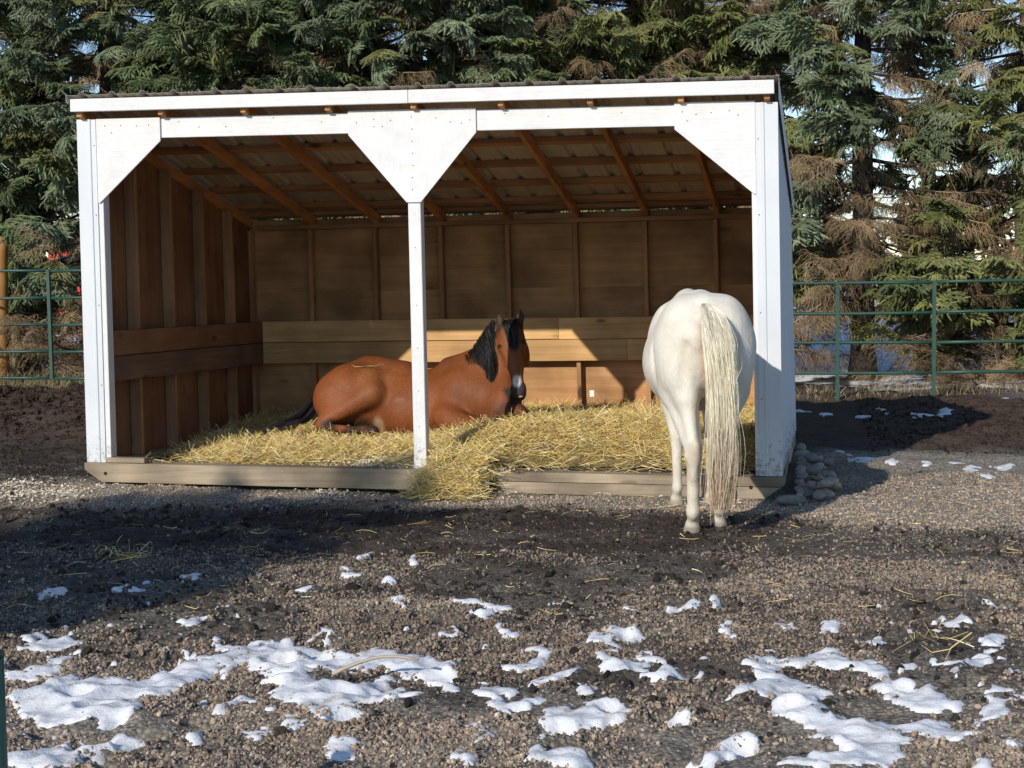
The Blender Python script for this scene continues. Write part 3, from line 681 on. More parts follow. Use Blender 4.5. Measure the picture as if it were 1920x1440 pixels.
# loose stalks on the open yard
px_ = np.concatenate([RNG.uniform(0, 1920, 900), RNG.normal(1290, 60, 60), RNG.normal(600, 200, 150), RNG.normal(1420, 60, 50)]); py_ = np.concatenate([RNG.uniform(900, 1150, 900), RNG.normal(945, 12, 60), RNG.uniform(897, 930, 150), RNG.normal(975, 12, 50)])
q = np.array([at_z(a, b, .02) for a, b in zip(px_, py_)]); q = q[(q[:, 1] < -.07) | (q[:, 0] > 5.1) | (q[:, 0] < -.1)]
q = q[RNG.random(len(q)) < .5]
P1 = straw_paths(q[:, 0], q[:, 1], ground_h(q[:, 0], q[:, 1])+.006, .03, .13, .008, .12, .3)
V, F = strands(P1, RNG.uniform(.0025, .004, len(q)))
add('loose_straw', mesh_np('loose_straw', V, F, [M['straw']], cols={'Col': straw_cols(len(q), 8)}), kind='stuff')
def wisp(px, py, n, s, label, cat='straw wisp'):
    c = at_z(px, py, .01); xx = RNG.normal(c[0], s, n); yy = RNG.normal(c[1], s*.9, n)
    P_ = straw_paths(xx, yy, ground_h(xx, yy)+.01, .08, .26, .03, .25, 1.0)
    V, F = strands(P_, RNG.uniform(.003, .005, n)); b = np.array([c[0], c[1], float(ground_h(c[0], c[1]))])
    add('straw_wisp', mesh_np('straw_wisp', V-b, F, [M['straw']], cols={'Col': straw_cols(n, 8)}), loc=b, label=label, category=cat, kind='stuff')
wisp(232, 1048, 22, .06, 'small tangle of green-yellow straw lying in the shadow on the gravel')
wisp(1762, 1216, 9, .09, 'few bent straw stalks on the gravel among the snow at the right')
# twig lying over the snow
c = at_z(700, 1262, .05); pth = np.array([c+np.array([(-.16+.32*s), .03*math.sin(s*3)+.05*s, -.01+.05*s+.03*math.sin(s*3.1)]) for s in np.linspace(0, 1, 8)])
V, F = tube(pth, np.linspace(.008, .005, 8), 6); add('bent_twig', mesh_np('bent_twig', V-c, F, [plain('pale_bare_twig', (.42, .34, .26), .8)], True), loc=c, label='pale bent twig sticking out of the big snow patch', category='twig')
#MORE
# ------------------------------------------------------------------ river stones piled at the right corner
st_m = plain('river_stone', (.20, .19, .17), .8, 0, .3, (.34, .32, .29), 2.5, .15)
def ramp_rand(m_):
    t = m_.node_tree; p = t.nodes['Principled BSDF']; src = p.inputs['Base Color'].links[0].from_socket
    oi = N(t, 'ShaderNodeObjectInfo'); r = ramp(t, oi.outputs['Random'], [(0, (.65, .66, .68)), (.5, (1., .96, .9)), (1, (1.35, 1.25, 1.1))])
    t.links.new(mixc(t, 1.0, src, r.outputs[0], 'MULTIPLY'), p.inputs['Base Color'])
ramp_rand(st_m)
def stone_mesh(seed, sub=3):
    bm = bmesh.new(); bmesh.ops.create_icosphere(bm, subdivisions=sub, radius=1)
    r = np.random.default_rng(seed); ax = np.array([1, r.uniform(.68, .85), r.uniform(.5, .68)]); ph = r.uniform(0, 6, 9)
    for v in bm.verts:
        p = np.array(v.co); k = 1+.09*math.sin(2.1*p[0]+ph[0])*math.sin(1.7*p[1]+ph[1])+.07*math.sin(2.9*p[2]+ph[2]+p[0])+.04*math.sin(4*p[1]+ph[3]+2*p[0])
        v.co = p*k*ax
    me = bpy.data.meshes.new('river_stone'); bm.to_mesh(me); bm.free(); me.materials.append(st_m)
    for f in me.polygons: f.use_smooth = True
    return me
sm = [stone_mesh(300+k) for k in range(8)]
STN = [(1500,839,11,9,.28),(1511,851,12,8,.0),(1494,853,12,10,.0),(1519,859,9,8,.0),(1483,862,10,8,.0),(1505,866,12,8,.0),(1526,868,12,9,.0),(1491,871,12,7,.0),
 (1515,876,12,9,.0),(1534,879,11,8,.0),(1480,879,11,8,0),(1500,883,12,8,0),(1522,887,12,8,0),(1540,888,11,10,0),(1477,893,11,9,0),(1493,896,15,10,0),(1511,898,11,8,0),
 (1528,900,11,7,0),(1486,907,10,8,0),(1513,911,9,7,0),(1475,905,9,8,0),(1500,914,10,6,0),(1523,909,9,7,0),(1490,920,13,8,0),(1511,927,10,9,0),(1503,932,10,7,0),
 (1470,915,9,9,0),(1461,921,12,8,0),(1450,929,8,8,0),(1508,942,8,6,0),(1536,896,9,8,0),(1487,887,9,7,0),(1507,889,8,6,0),(1531,890,9,8,0)]
STL = ['oval brownish stone on the very top of the pile', 'round stone just under the topmost oval one', 'squarish grey stone tucked behind the top of the pile by the siding', 'pale stone on the right shoulder of the pile near its top', 'grey stone touching the siding near the top of the pile', 'broad stone in the third course below the top', 'large smooth stone on the upper right slope of the pile', 'flat oval stone in the upper middle of the pile', 'rounded stone right of the flat oval one in the upper middle', 'outermost stone of the upper right slope', 'stone wedged against the siding at mid height', 'middle stone of the pile, half hidden by neighbours', 'rounded stone right of the pile centre', 'big round stone sticking out farthest right', 'stone against the siding just below mid height', 'biggest oval stone in the centre of the pile, side on', 'mid-height stone right of the big central oval', 'flat stone on the lower right slope', 'lower left stone leaning on the siding', 'small stone low in the middle of the pile', 'lower stone nearest to the siding corner', 'thin flat stone low in the centre', 'small stone at the lower right of the pile', 'wide low stone above the front row', 'rounded stone at the right end of the front row', 'flat stone lying between the front row and the gravel', 'stone squeezed between the skid end and the pile', 'dark stone directly under the skid end', 'leftmost low stone in front of the skid end', 'little stone at the very front right of the pile', 'rightmost stone at mid height beside the big round one', 'stone peeping out left of the centre oval', 'stone peeping out above the centre oval', 'stone behind the big round one on the right']
for k, (a, b, rx, ry, _) in enumerate(STN):
    f_ = (b-835)/110.0
    Y = 1.35-1.55*f_ + .12*((a-1500)/40)
    P = at_y(a, b, Y); sc = rx/F_PX*(P-CAM).dot(CF)*1.12
    P[0] = max(P[0], 5.0+sc*.5)
    lab = STL[k]
    o = add('river_stone', sm[k % 8], None, P, label=lab, category='stone', group='river stones piled beside the shelter wall')
    o.scale = (sc, sc*RNG.uniform(.8, 1), sc*RNG.uniform(.75, 1)*(ry/rx)**.3*1.15); o.rotation_euler = (RNG.uniform(-.5, .5), RNG.uniform(-.4, .4), RNG.uniform(0, 3))
# filler stones underneath so that the pile is solid
for k in range(26):
    yy = RNG.uniform(-.1, 1.15); z = RNG.uniform(0, .2)*(1-.2*abs(yy-.6)); xx = 5.06+RNG.uniform(0, .22)*(1-z*2.2)
    o = add('river_stone', sm[k % 8], None, (xx, yy, z), label='grey stone buried deep inside the pile, mostly covered by others', category='stone', group='river stones piled beside the shelter wall')
    s_ = RNG.uniform(.05, .075); o.scale = (s_, s_*.9, s_*.8); o.rotation_euler = (RNG.uniform(-.5, .5), RNG.uniform(-.4, .4), RNG.uniform(0, 3))
P = at_y(1482, 938, -.22); bigst = add('river_stone', sm[3], None, P, label='largest stone in front, lying flat with a sunlit rim at the pile foot', category='stone', group='river stones piled beside the shelter wall')
bigst.scale = (.10, .062, .062); bigst.rotation_euler = (0, .05, .25)

# ------------------------------------------------------------------ green pipe panels
def panel(A, B, zb, zt, ups, label, top=None):
    A = np.array(A); B = np.array(B); o0 = np.array([(A[0]+B[0])/2, (A[1]+B[1])/2, 0.])
    root = empty('livestock_panel', o0, label=label, category='fence panel', group='green pipe fence panels around the yard')
    for k in range(5):
        z = zb+(zt-zb)*k/4; n = 9; s = np.linspace(0, 1, n)[:, None]
        pth = np.concatenate([A[None, :2]*(1-s)+B[None, :2]*s, np.full((n, 1), z)], 1); pth[:, 2] += .006*np.sin(np.linspace(0, 3.14, n)*(k % 2+1))
        V, F = tube(pth, .0195, 10); add('rail', mesh_np('rail', V-o0, F, [M['green']], True), root)
    d = (B-A)/np.linalg.norm(B-A); nrm = np.array([-d[1], d[0]])
    for u in ups:
        c = A*(1-u)+B*u
        V = []
        for sx in (-.021, .021):
            for sy in (-.024, .024):
                for z in (zb-.012, zt+.012): V.append([c[0]+d[0]*sx+nrm[0]*sy, c[1]+d[1]*sx+nrm[1]*sy, z])
        add('upright', mesh_np('upright', np.array(V)-o0, CUBE_F, [M['green']]), root)
def fp(px, D_): return at_d(px, 500+0*px, D_)[:2]
pl = [(-380, 19.9), (92, 19.3), (560, 18.7)]
zbL = at_d(92, 710, 19.3)[2]; ztL = at_d(92, 507, 19.3)[2]
zbR = at_d(1571, 757, 17.35)[2]; ztR = at_d(1571, 531.5, 17.35)[2]
panel(fp(-380, 19.9), fp(90, 19.3), zbL, ztL, (0, .5, 1), 'green pipe panel at the far left edge, in front of the orange post')
panel(fp(95, 19.28), fp(560, 18.7), zbL-.01, ztL-.01, (.5, 1), 'green pipe panel running behind the left end of the shelter')
panel(fp(1180, 17.8), fp(1752, 17.2), zbR, ztR, (0, .69, 1), 'green pipe panel partly shaded just right of the shelter')
panel(fp(1757, 17.18), fp(2330, 16.9), zbR, ztR+.005, (.35, 1), 'green pipe panel in full sun at the far right edge')
# dark green pipe standing close to the lens, bottom left corner
c0 = at_d(-9, 1500, 3.6); c1 = at_d(-19, 1232, 3.6)
dv = (c1-c0)/np.linalg.norm(c1-c0)
V, F = tube(np.array([c0-dv*(c0[2]+.05)/dv[2], c1]), .032, 14)
b0 = V[:14].mean(0); root = empty('gate_post', b0, label='dark green pipe post close by at the bottom left corner', category='post')
add('pipe', mesh_np('pipe', V-b0, F, [M['green']], True), root)
V, F = tube(np.array([c1, c1+dv*.012]), .034, 14); add('end_cap', mesh_np('end_cap', V-b0, F, [M['green']], True), root)
# wooden posts
op = plain('peeled_orange_post', (.30, .13, .035), .7, 0, .2, (.38, .20, .07), 4, .3)
def log_post(name, px, pt, pb, D_, r, m_, label, seed):
    a = at_d(px, pb, D_); b = at_d(px+0, pt, D_); a[2] = min(a[2], .15)-.15
    n = 12; r_ = np.random.default_rng(seed); pth = a+(b-a)*np.linspace(0, 1, n)[:, None]; pth[:, :2] += r_.normal(0, .006, (n, 2))
    V, F = tube(pth, r*(1.05-.1*np.linspace(0, 1, n)), 14)
    V = V + (r_.normal(0, .0025, V.shape)); root = empty(name, a, label=label, category='post')
    add('shaft', mesh_np('shaft', V-a, F, [m_], True), root); return root, a, b
log_post('wooden_post', 2, 446, 718, 20.6, .095, op, 'smooth orange peeled log post at the far left edge', 1)
wp = wood('weathered_post', 'z', (.16, .12, .06), (.36, .30, .17), bumpy=1., knots=.8)
r2, a2, b2 = log_post('wooden_post', 30, 546, 705, 21.3, .068, wp, 'weathered split grey-brown fence post behind the left panel', 2)
V, F = tube(np.array([b2+[.03, -.07, -.02], b2+[.035, -.075, -.5], a2+[.03, -.07, .2]]), .006, 5); add('wire_stay', mesh_np('wire_stay', V-a2, F, [M['screw']]), r2)
for q, (z0_, z1_) in enumerate(((-.28, -.5), (-.75, -.8))):
    e = b2+np.array([3.4, -.3, z1_-.12]); V, F = tube(np.array([b2+[0, -.075, z0_], (b2+e)/2+[0, 0, z0_/2-.1], e]), .004, 4); add('wire', mesh_np('wire', V-a2, F, [M['screw']]), r2)

# ------------------------------------------------------------------ spruces
m, t, p = mat('spruce_needles'); ta = N(t, 'ShaderNodeAttribute', attribute_type='INSTANCER', attribute_name='tint')
v = coords(t, (1, 1, 1), False); n1 = N(t, 'ShaderNodeTexNoise', Scale=9.0, Detail=3.0); t.links.new(v, n1.inputs['Vector'])
r1 = ramp(t, n1.outputs[0], [(.3, (.7, .72, .75)), (.7, (1.35, 1.3, 1.2))])
nc = mixc(t, 1.0, ta.outputs['Color'], r1.outputs[0], 'MULTIPLY'); t.links.new(nc, p.inputs['Base Color']); p.inputs['Roughness'].default_value = .5; p.inputs['Specular IOR Level'].default_value = .35
tr = N(t, 'ShaderNodeBsdfTranslucent'); t.links.new(nc, tr.inputs[0]); mx = N(t, 'ShaderNodeMixShader'); mx.inputs[0].default_value = .15
t.links.new(p.outputs[0], mx.inputs[1]); t.links.new(tr.outputs[0], mx.inputs[2]); t.links.new(mx.outputs[0], t.nodes['Material Output'].inputs[0])
M['needle'] = m
m, t, p = mat('dead_twigs'); ta = N(t, 'ShaderNodeAttribute', attribute_type='INSTANCER', attribute_name='tint'); t.links.new(ta.outputs['Color'], p.inputs['Base Color']); p.inputs['Roughness'].default_value = .9; p.inputs['Specular IOR Level'].default_value = .1
M['twig'] = m
def needles(path, n, ln, wd, r, fwd=.75):
    """needle triangles bristling round a twig path (m,3)"""
    s = r.random(n)*(len(path)-1.001); i = s.astype(int); f = (s-i)[:, None]
    c = path[i]*(1-f)+path[i+1]*f; T = path[i+1]-path[i]; T /= np.linalg.norm(T, axis=1)[:, None]+1e-9
    A = r.normal(size=(n, 3)); A -= (A*T).sum(1)[:, None]*T; A /= np.linalg.norm(A, axis=1)[:, None]
    B = np.cross(T, A); d = A+T*fwd*r.uniform(.5, 1.4, (n, 1)); d /= np.linalg.norm(d, axis=1)[:, None]
    L = ln*r.uniform(.75, 1.2, (n, 1)); hw = wd*.5
    V = np.stack([c-B*hw, c+B*hw, c+d*L], 1).reshape(-1, 3); return V, np.arange(3*n).reshape(-1, 3)
def bough(seed, dead=False):
    r = np.random.default_rng(seed); twigs = []; woodp = []
    n = 9; s = np.linspace(0, 1, n)
    main = np.stack([s*.9, r.normal(0, .012, n).cumsum(), -.10*s**1.6+.05*s**4], 1); main[0] = 0
    woodp.append((main, .010, .004)); twigs.append(main[4:])
    for k in range(15 if not dead else 17):
        u = .06+.92*k/15; u = min(u, .97); j = u*(n-1); i0 = int(j); c = main[i0]+(main[min(i0+1, n-1)]-main[i0])*(j-i0)
        side = 1 if k % 2 else -1; L = (.44*(1-u)**.7+.10)*r.uniform(.8, 1.15)
        a = side*r.uniform(.65, 1.0)+r.normal(0, .08); q = np.linspace(0, 1, 6)[:, None]
        dirv = np.array([math.cos(a), math.sin(a), 0]); droop = r.uniform(.25, .7) if not dead else r.uniform(.5, 1.3)
        tw = c+dirv*q*L+np.array([0, 0, -1])*droop*L*q**1.7*.8; tw[1:] += r.normal(0, .006 if not dead else .016, (5, 3))
        woodp.append((tw, .0045, .002)); twigs.append(tw)
        ns = int(2+L*(13 if dead else 9))
        for h in range(ns):
            u2 = .12+.85*h/ns; j2 = u2*5; i2 = int(j2); c2 = tw[i2]+(tw[i2+1]-tw[i2])*(j2-i2)
            s2 = 1 if h % 2 else -1; l2 = r.uniform(.08, .15)*(1.15-.5*u2)*(1 if dead else 1.25); a2_ = a+s2*r.uniform(.5, .95); q2 = np.linspace(0, 1, 4)[:, None]
            dr = r.uniform(.1, .9) if not dead else r.uniform(.3, 1.6)
            st = c2+np.array([math.cos(a2_), math.sin(a2_), 0])*q2*l2+np.array([0, 0, -1])*dr*l2*q2**1.5
            if dead: st[1:] += r.normal(0, .012, (3, 3))
            twigs.append(st); woodp.append((st, .0028, .0012))
    P_ = []
    for (pp, ra, rb_) in woodp:
        if not dead and ra < .004: continue
        P_.append(tube(pp[::(1 if len(pp) > 4 else 1)], np.linspace(ra, rb_, len(pp))*(1.0 if not dead else 1.15), 4 if ra > .004 else 3, False))
    Vw, Fw = join(P_)
    if dead:
        me = mesh_np('dead_bough', Vw, Fw, [M['twig']]); return me
    P_ = []
    for tw in twigs:
        L = np.linalg.norm(np.diff(tw, axis=0), axis=1).sum(); P_.append(needles(tw, int(L*300), .033, .0075, r))
        tt = np.array([tw[0], tw[0]*.6+tw[-1]*.4, tw[-1]]) if len(tw) < 5 else tw; nr_ = len(tt); rr_ = .0165*np.sin(np.linspace(.5, 2.75, nr_))+.002
        cv, cf = tube(tt+r.normal(0, .003, tt.shape), rr_, 5, False); P_.append((cv, cf))
    Vn, Fn = join(P_)
    me = mesh_np('bough', np.concatenate([Vw, Vn]), np.concatenate([Fw, Fn+len(Vw)]), [M['bark'], M['needle']], midx=np.concatenate([np.zeros(len(Fw)), np.ones(len(Fn))]))
    return me
BG = [hidden_variant('bough', bough(400+k)) for k in range(5)]
BD = [hidden_variant('dead_bough', bough(500+k, True)) for k in range(4)]
PALG = {'blue': [(.170, .210, .125), (.205, .245, .150), (.145, .185, .100)], 'olive': [(.180, .190, .065), (.210, .215, .085), (.140, .160, .055)], 'dark': [(.120, .160, .070), (.150, .190, .085), (.100, .135, .058)]}
PALD = [(.27, .185, .10), (.34, .24, .135), (.20, .135, .075), (.37, .27, .165)]
def spruce(x, y, H_, R_, seed, label, kind='dark', z_green=1.6, dead_frac=.25, zmin=.35, density=1., shape=None, base_r=.13, group='spruces growing behind the pipe fence'):
    r = np.random.default_rng(seed); z0 = float(ground_h(x, y)); root = empty('spruce_tree', (x, y, z0-.05), label=label, category='spruce tree')
    if group: root['group'] = group
    n = 22; s = np.linspace(0, 1, n); pth = np.stack([r.normal(0, .012, n).cumsum()*.5, r.normal(0, .012, n).cumsum()*.5, s*H_], 1); pth[0, :2] = 0
    rad = base_r*(1-s)**.85+.012; rad[0] *= 1.35
    V, F = tube(pth, rad, 14); V[:, :2] += r.normal(0, .006, (len(V), 2))
    add('trunk', mesh_np('trunk', V, F, [M['bark']], True), root)
    LP = []; G = [[], [], [], []]; Dd = [[], [], [], []]
    z = zmin
    while z < H_*.97:
        f = z/H_; Rz = R_*(1-f)**.75*min(1, .65+f*3) if shape is None else shape(z)
        nb = int(6*density) if z < 6 else int(5*density)
        a0 = r.uniform(0, 6.28)
        for k in range(max(3, nb)):
            a = a0+k*2*math.pi/nb+r.normal(0, .22); L = Rz*r.uniform(.72, 1.12)
            q = np.linspace(0, 1, 8)[:, None]; dv = np.array([math.cos(a), math.sin(a), 0])
            drop = (.42-.5*f)*r.uniform(.6, 1.3) if z > 1.3 else .12
            bz = np.array([0, 0, 1.])*(-drop*L*(q**1.3)+.22*L*q**3)
            br = np.array([0, 0, z])+dv*q*L+bz+np.concatenate([np.zeros((1, 3)), r.normal(0, .02, (7, 3))]).cumsum(0)*.6
            br[:, 2] = np.maximum(br[:, 2], .08)
            LP.append(tube(br, np.linspace(.022*(1-f*.5)+.004, .005, 8), 4, False))
            isdead = (z < z_green and r.random() < .8) or r.random() < dead_frac
            for u in np.arange(.12, 1.0, .30/max(L, .4)):
                j = u*7; i = min(int(j), 6); c = br[i]+(br[i+1]-br[i])*(j-i); T = br[i+1]-br[i]
                yaw = math.atan2(T[1], T[0])+r.normal(0, .35); pit = -math.atan2(T[2], math.hypot(T[0], T[1]))+r.normal(.12, .18)
                inner = u < .42
                dd = isdead or inner and r.random() < .8
                tgt = Dd if dd else G
                sc = r.uniform(.55, .8)*(1 if not inner else .8)*min(1, .5+L*.5)
                for rep in range(1 if dd else 2):
                    tgt[0].append(c+np.array([root.location.x, root.location.y, root.location.z])*0+r.normal(0, .04, 3)); tgt[1].append((r.normal(0, .35)+(0 if rep == 0 else r.choice([-1, 1])*.6), pit+(.25 if rep else 0), yaw+(0 if rep == 0 else r.normal(0, .5)))); tgt[2].append((sc, sc, sc*r.uniform(.9, 1.4)))
                    if dd: cc = np.array(PALD[r.integers(4)])*r.uniform(.7, 1.25)
                    else:
                        kk = kind if r.random() < .8 else ('olive' if r.random() < .6 else 'dark'); cc = np.array(PALG[kk][r.integers(3)])*r.uniform(.75, 1.3)
                    tgt[3].append(cc)
        z += r.uniform(.17, .27)/max(.7, min(1, density))
    V, F = join(LP); add('limbs', mesh_np('limbs', V, F, [M['bark']]), root, kind='stuff')
    for nm, T_, va in (('crown', G, BG), ('dead_branches', Dd, BD)):
        if len(T_[0]) < 3: continue
        k = len(T_[0]); scatter(nm, np.array(T_[0]), np.array(T_[1]), np.array(T_[2]), r.integers(0, len(va), k), np.array(T_[3]), va, root, kind='stuff')
    return root
def tree_at(px, D_, *a, **k):
    q = at_d(px, 600, D_); return spruce(q[0], q[1], *a, **k)
tree_at(-60, 22.2, 11, 2.0, 1, 'dark green spruce at the left edge, boughs reaching the frame side', 'dark', 1.9, .22, density=.85)
tree_at(215, 21.9, 12, 2.1, 2, 'dense spruce whose pale boughs show above the left roof corner', 'blue', 2.0, .15, density=.85)
tree_at(520, 20.9, 12, 2.2, 3, 'spruce behind the roof, between the left corner and the middle post', 'dark', 2.6, .12, zmin=1.9, density=1.0)
tree_at(790, 20.3, 12, 2.2, 4, 'spruce with grey-green drooping boughs above the middle post', 'blue', 2.6, .10, zmin=1.9, density=1.0)
tree_at(1075, 20.9, 12, 2.2, 5, 'olive green spruce behind the right half of the roof', 'olive', 2.6, .18, zmin=1.9, density=1.0)
tree_at(1375, 21.2, 12, 1.7, 6, 'half dead brown spruce above the right end of the roof', 'olive', 1.8, .5)
tree_at(1618, 20.2, 11, 1.95, 7, 'blue-green spruce with a bare straight trunk right of the shelter', 'blue', 3.0, .12, zmin=1.15, base_r=.15, density=.86)
tree_at(1925, 19.8, 11, 2.2, 8, 'olive spruce at the right edge with boughs sweeping to the ground', 'olive', .5, .30, density=.9)
tree_at(350, 25.5, 12, 2.2, 9, 'darker spruce of the back row behind the left part of the roof', 'dark', 1.5, .2, density=.8)
tree_at(930, 25.8, 12, 2.2, 10, 'darker spruce of the back row behind the middle of the roof', 'dark', 1.5, .2, density=.8)
tree_at(1190, 25.2, 12, 2.2, 11, 'darker spruce of the back row behind the right half of the roof', 'dark', 1.5, .3, density=.8)
# ------------------------------------------------------------------ trees behind the camera, left: they throw the long shadow over the yard
sd = np.array([.343, .94])
def caster(u, v, Hc, R_, seed, label):
    tip = sd*u+np.array([.94, -.343])*v; bxy = tip-np.array([.73, 2.0])*Hc
    spruce(bxy[0], bxy[1], Hc, R_, seed, label, 'dark', .5, .05, density=2.2, zmin=Hc*.45, shape=lambda z: R_*math.sqrt(max(.05, 1-max(0, (z-Hc+1.0)/1.0)**2)), group='spruces behind the viewer shading the yard')
caster(.22, 1.80, 7.0, .90, 31, 'round-topped spruce behind the viewer shading the yard before the shelter')
caster(-3.3, .3, 5.2, .55, 32, 'smaller spruce behind the viewer at the far left')
# ------------------------------------------------------------------ undergrowth, dry grass along the fence
gx_, gy_ = [], []
for (pa, pb, da, db, n) in ((-40, 160, 19.4, 21.5, 1500), (1480, 1930, 17.3, 18.4, 700)):
    q = np.array([at_d(a, 600, b)[:2] for a, b in zip(RNG.uniform(pa, pb, n), RNG.uniform(da, db, n))]); gx_.append(q[:, 0]); gy_.append(q[:, 1])
gx_, gy_ = np.concatenate(gx_), np.concatenate(gy_); n = len(gx_); L = RNG.uniform(.06, .30, n)*np.where(gx_ > 3, .42, 1); a = RNG.uniform(0, 6.28, n); ln = RNG.uniform(.05, .5, n)
s = np.linspace(0, 1, 4)[None, :, None]; d = np.stack([np.cos(a)*ln, np.sin(a)*ln, np.ones(n)], 1)
P1 = np.stack([gx_, gy_, ground_h(gx_, gy_)-.01], 1)[:, None]+d[:, None]*s*L[:, None, None]+np.stack([np.cos(a), np.sin(a), -.6*np.ones(n)], 1)[:, None]*(s**2)*(L*ln)[:, None, None]*.6
V, F = strands(P1, RNG.uniform(.004, .009, n)); cc = np.array([[.30, .24, .12], [.22, .17, .09], [.36, .30, .17], [.10, .09, .04]])[RNG.integers(0, 4, n)]
add('dry_grass', mesh_np('dry_grass', V, F, [M['straw']], cols={'Col': np.repeat(cc, 8, 0)}), kind='stuff')
# fallen dead boughs under the trees
n = 192; q = []
for (pa, pb, da, db, k) in ((-60, 175, 20.6, 23.5, 110), (1470, 1590, 20.5, 22.5, 12), (1700, 1980, 18.3, 21.5, 70)):
    q += [at_d(a, 600, b)[:2] for a, b in zip(RNG.uniform(pa, pb, k), RNG.uniform(da, db, k))]
q = np.array(q); hz = ground_h(q[:, 0], q[:, 1])+np.abs(RNG.normal(0, .35, n))
scatter('dead_undergrowth', np.stack([q[:, 0], q[:, 1], hz], 1), np.stack([RNG.normal(0, .8, n), RNG.normal(.1, .5, n), RNG.uniform(0, 6.28, n)], 1), RNG.uniform(.5, 1., (n, 1))*np.ones((1, 3)), RNG.integers(0, 4, n), np.array(PALD)[RNG.integers(0, 4, n)]*RNG.uniform(.5, 1.1, (n, 1)), BD, kind='stuff')
# golden leaved tree beyond
m, t, p = mat('golden_leaves'); ta = N(t, 'ShaderNodeAttribute', attribute_type='INSTANCER', attribute_name='tint'); t.links.new(ta.outputs['Color'], p.inputs['Base Color']); p.inputs['Roughness'].default_value = .6
r_ = np.random.default_rng(9); c = r_.normal(size=(260, 3))*.14; A = r_.normal(size=(260, 3)); A /= np.linalg.norm(A, axis=1)[:, None]; B = np.cross(A, r_.normal(size=(260, 3))); B /= np.linalg.norm(B, axis=1)[:, None]
lv = hidden_variant('leaf_spray', mesh_np('leaf_spray', np.stack([c-A*.04, c+B*.022, c+A*.04, c-B*.022], 1).reshape(-1, 3), np.arange(1040).reshape(-1, 4), [m]))
q = at_d(1545, 500, 42.); root = empty('golden_tree', (q[0], q[1], 0), label='small golden-leaved autumn tree far beyond the fence, right of the shelter', category='deciduous tree')
V, F = join([tube(np.array([[0, 0, -.1], [.05, 0, 1.2], [0, .1, 2.4]]), [.09, .07, .03], 8)]+[tube(np.array([[.02, 0, 1.0+.2*k], [math.cos(k*2.4)*.5, math.sin(k*2.4)*.5, 1.5+.2*k], [math.cos(k*2.4)*.9, math.sin(k*2.4)*.9, 1.9+.15*k]]), [.03, .02, .01], 5) for k in range(6)])
add('trunk', mesh_np('trunk', V, F, [M['bark']], True), root)
k = 170; pp = r_.normal(size=(k, 3)); pp /= np.linalg.norm(pp, axis=1)[:, None]; pp *= (r_.random((k, 1))**.4)*np.array([1.25, 1.1, .85]); pp[:, 2] += 1.75
scatter('crown', pp, r_.uniform(0, 6, (k, 3)), np.ones((k, 3)), np.zeros(k), np.array([.62, .36, .06])*r_.uniform(.7, 1.2, (k, 1)), [lv], root, kind='stuff')
# red vehicle glimpsed at the left
q = at_d(152, 470, 40.); rd = plain('bright_red_paint', (.55, .04, .02), .35); gl = plain('dark_window_glass', (.02, .025, .03), .08); bl = plain('black_rubber', (.02, .02, .02), .8)
root = empty('parked_van', (q[0], q[1], .0), label='bright red vehicle glimpsed far off through the spruce twigs at the left', category='vehicle')
def lbox(name, x0, x1, y0, y1, z0, z1, m_, par):
    bm = bmesh.new(); V = [bm.verts.new(v) for v in [(x, y, z) for x in (x0, x1) for y in (y0, y1) for z in (z0, z1)]]
    for f in CUBE_F: bm.faces.new([V[i] for i in f])
    bmesh.ops.recalc_face_normals(bm, faces=bm.faces); bmesh.ops.bevel(bm, geom=list(bm.edges), offset=min(.06, (x1-x0)*.3, (y1-y0)*.3, (z1-z0)*.3), segments=2, affect='EDGES')
    me = bpy.data.meshes.new(name); bm.to_mesh(me); bm.free(); me.materials.append(m_); return add(name, me, par)
lbox('body', -.5, 4.0, -.9, .9, .45, 2.35, rd, root); lbox('hood', -1.3, -.49, -.85, .85, .45, 1.35, rd, root)
lbox('window', -.2, .8, -.92, -.89, 1.45, 2.05, gl, root); lbox('windshield', -.53, -.49, -.75, .75, 1.45, 2.1, gl, root); lbox('bumper', -1.4, -1.28, -.85, .85, .45, .65, bl, root)
for wx in (-.6, 2.9):
    for wy in (-.93, .75):
        V, F = tube(np.array([[wx, wy, .38], [wx, wy+.18, .38]]), .37, 20); wh = add('wheel', mesh_np('wheel', V, F, [bl]), root)

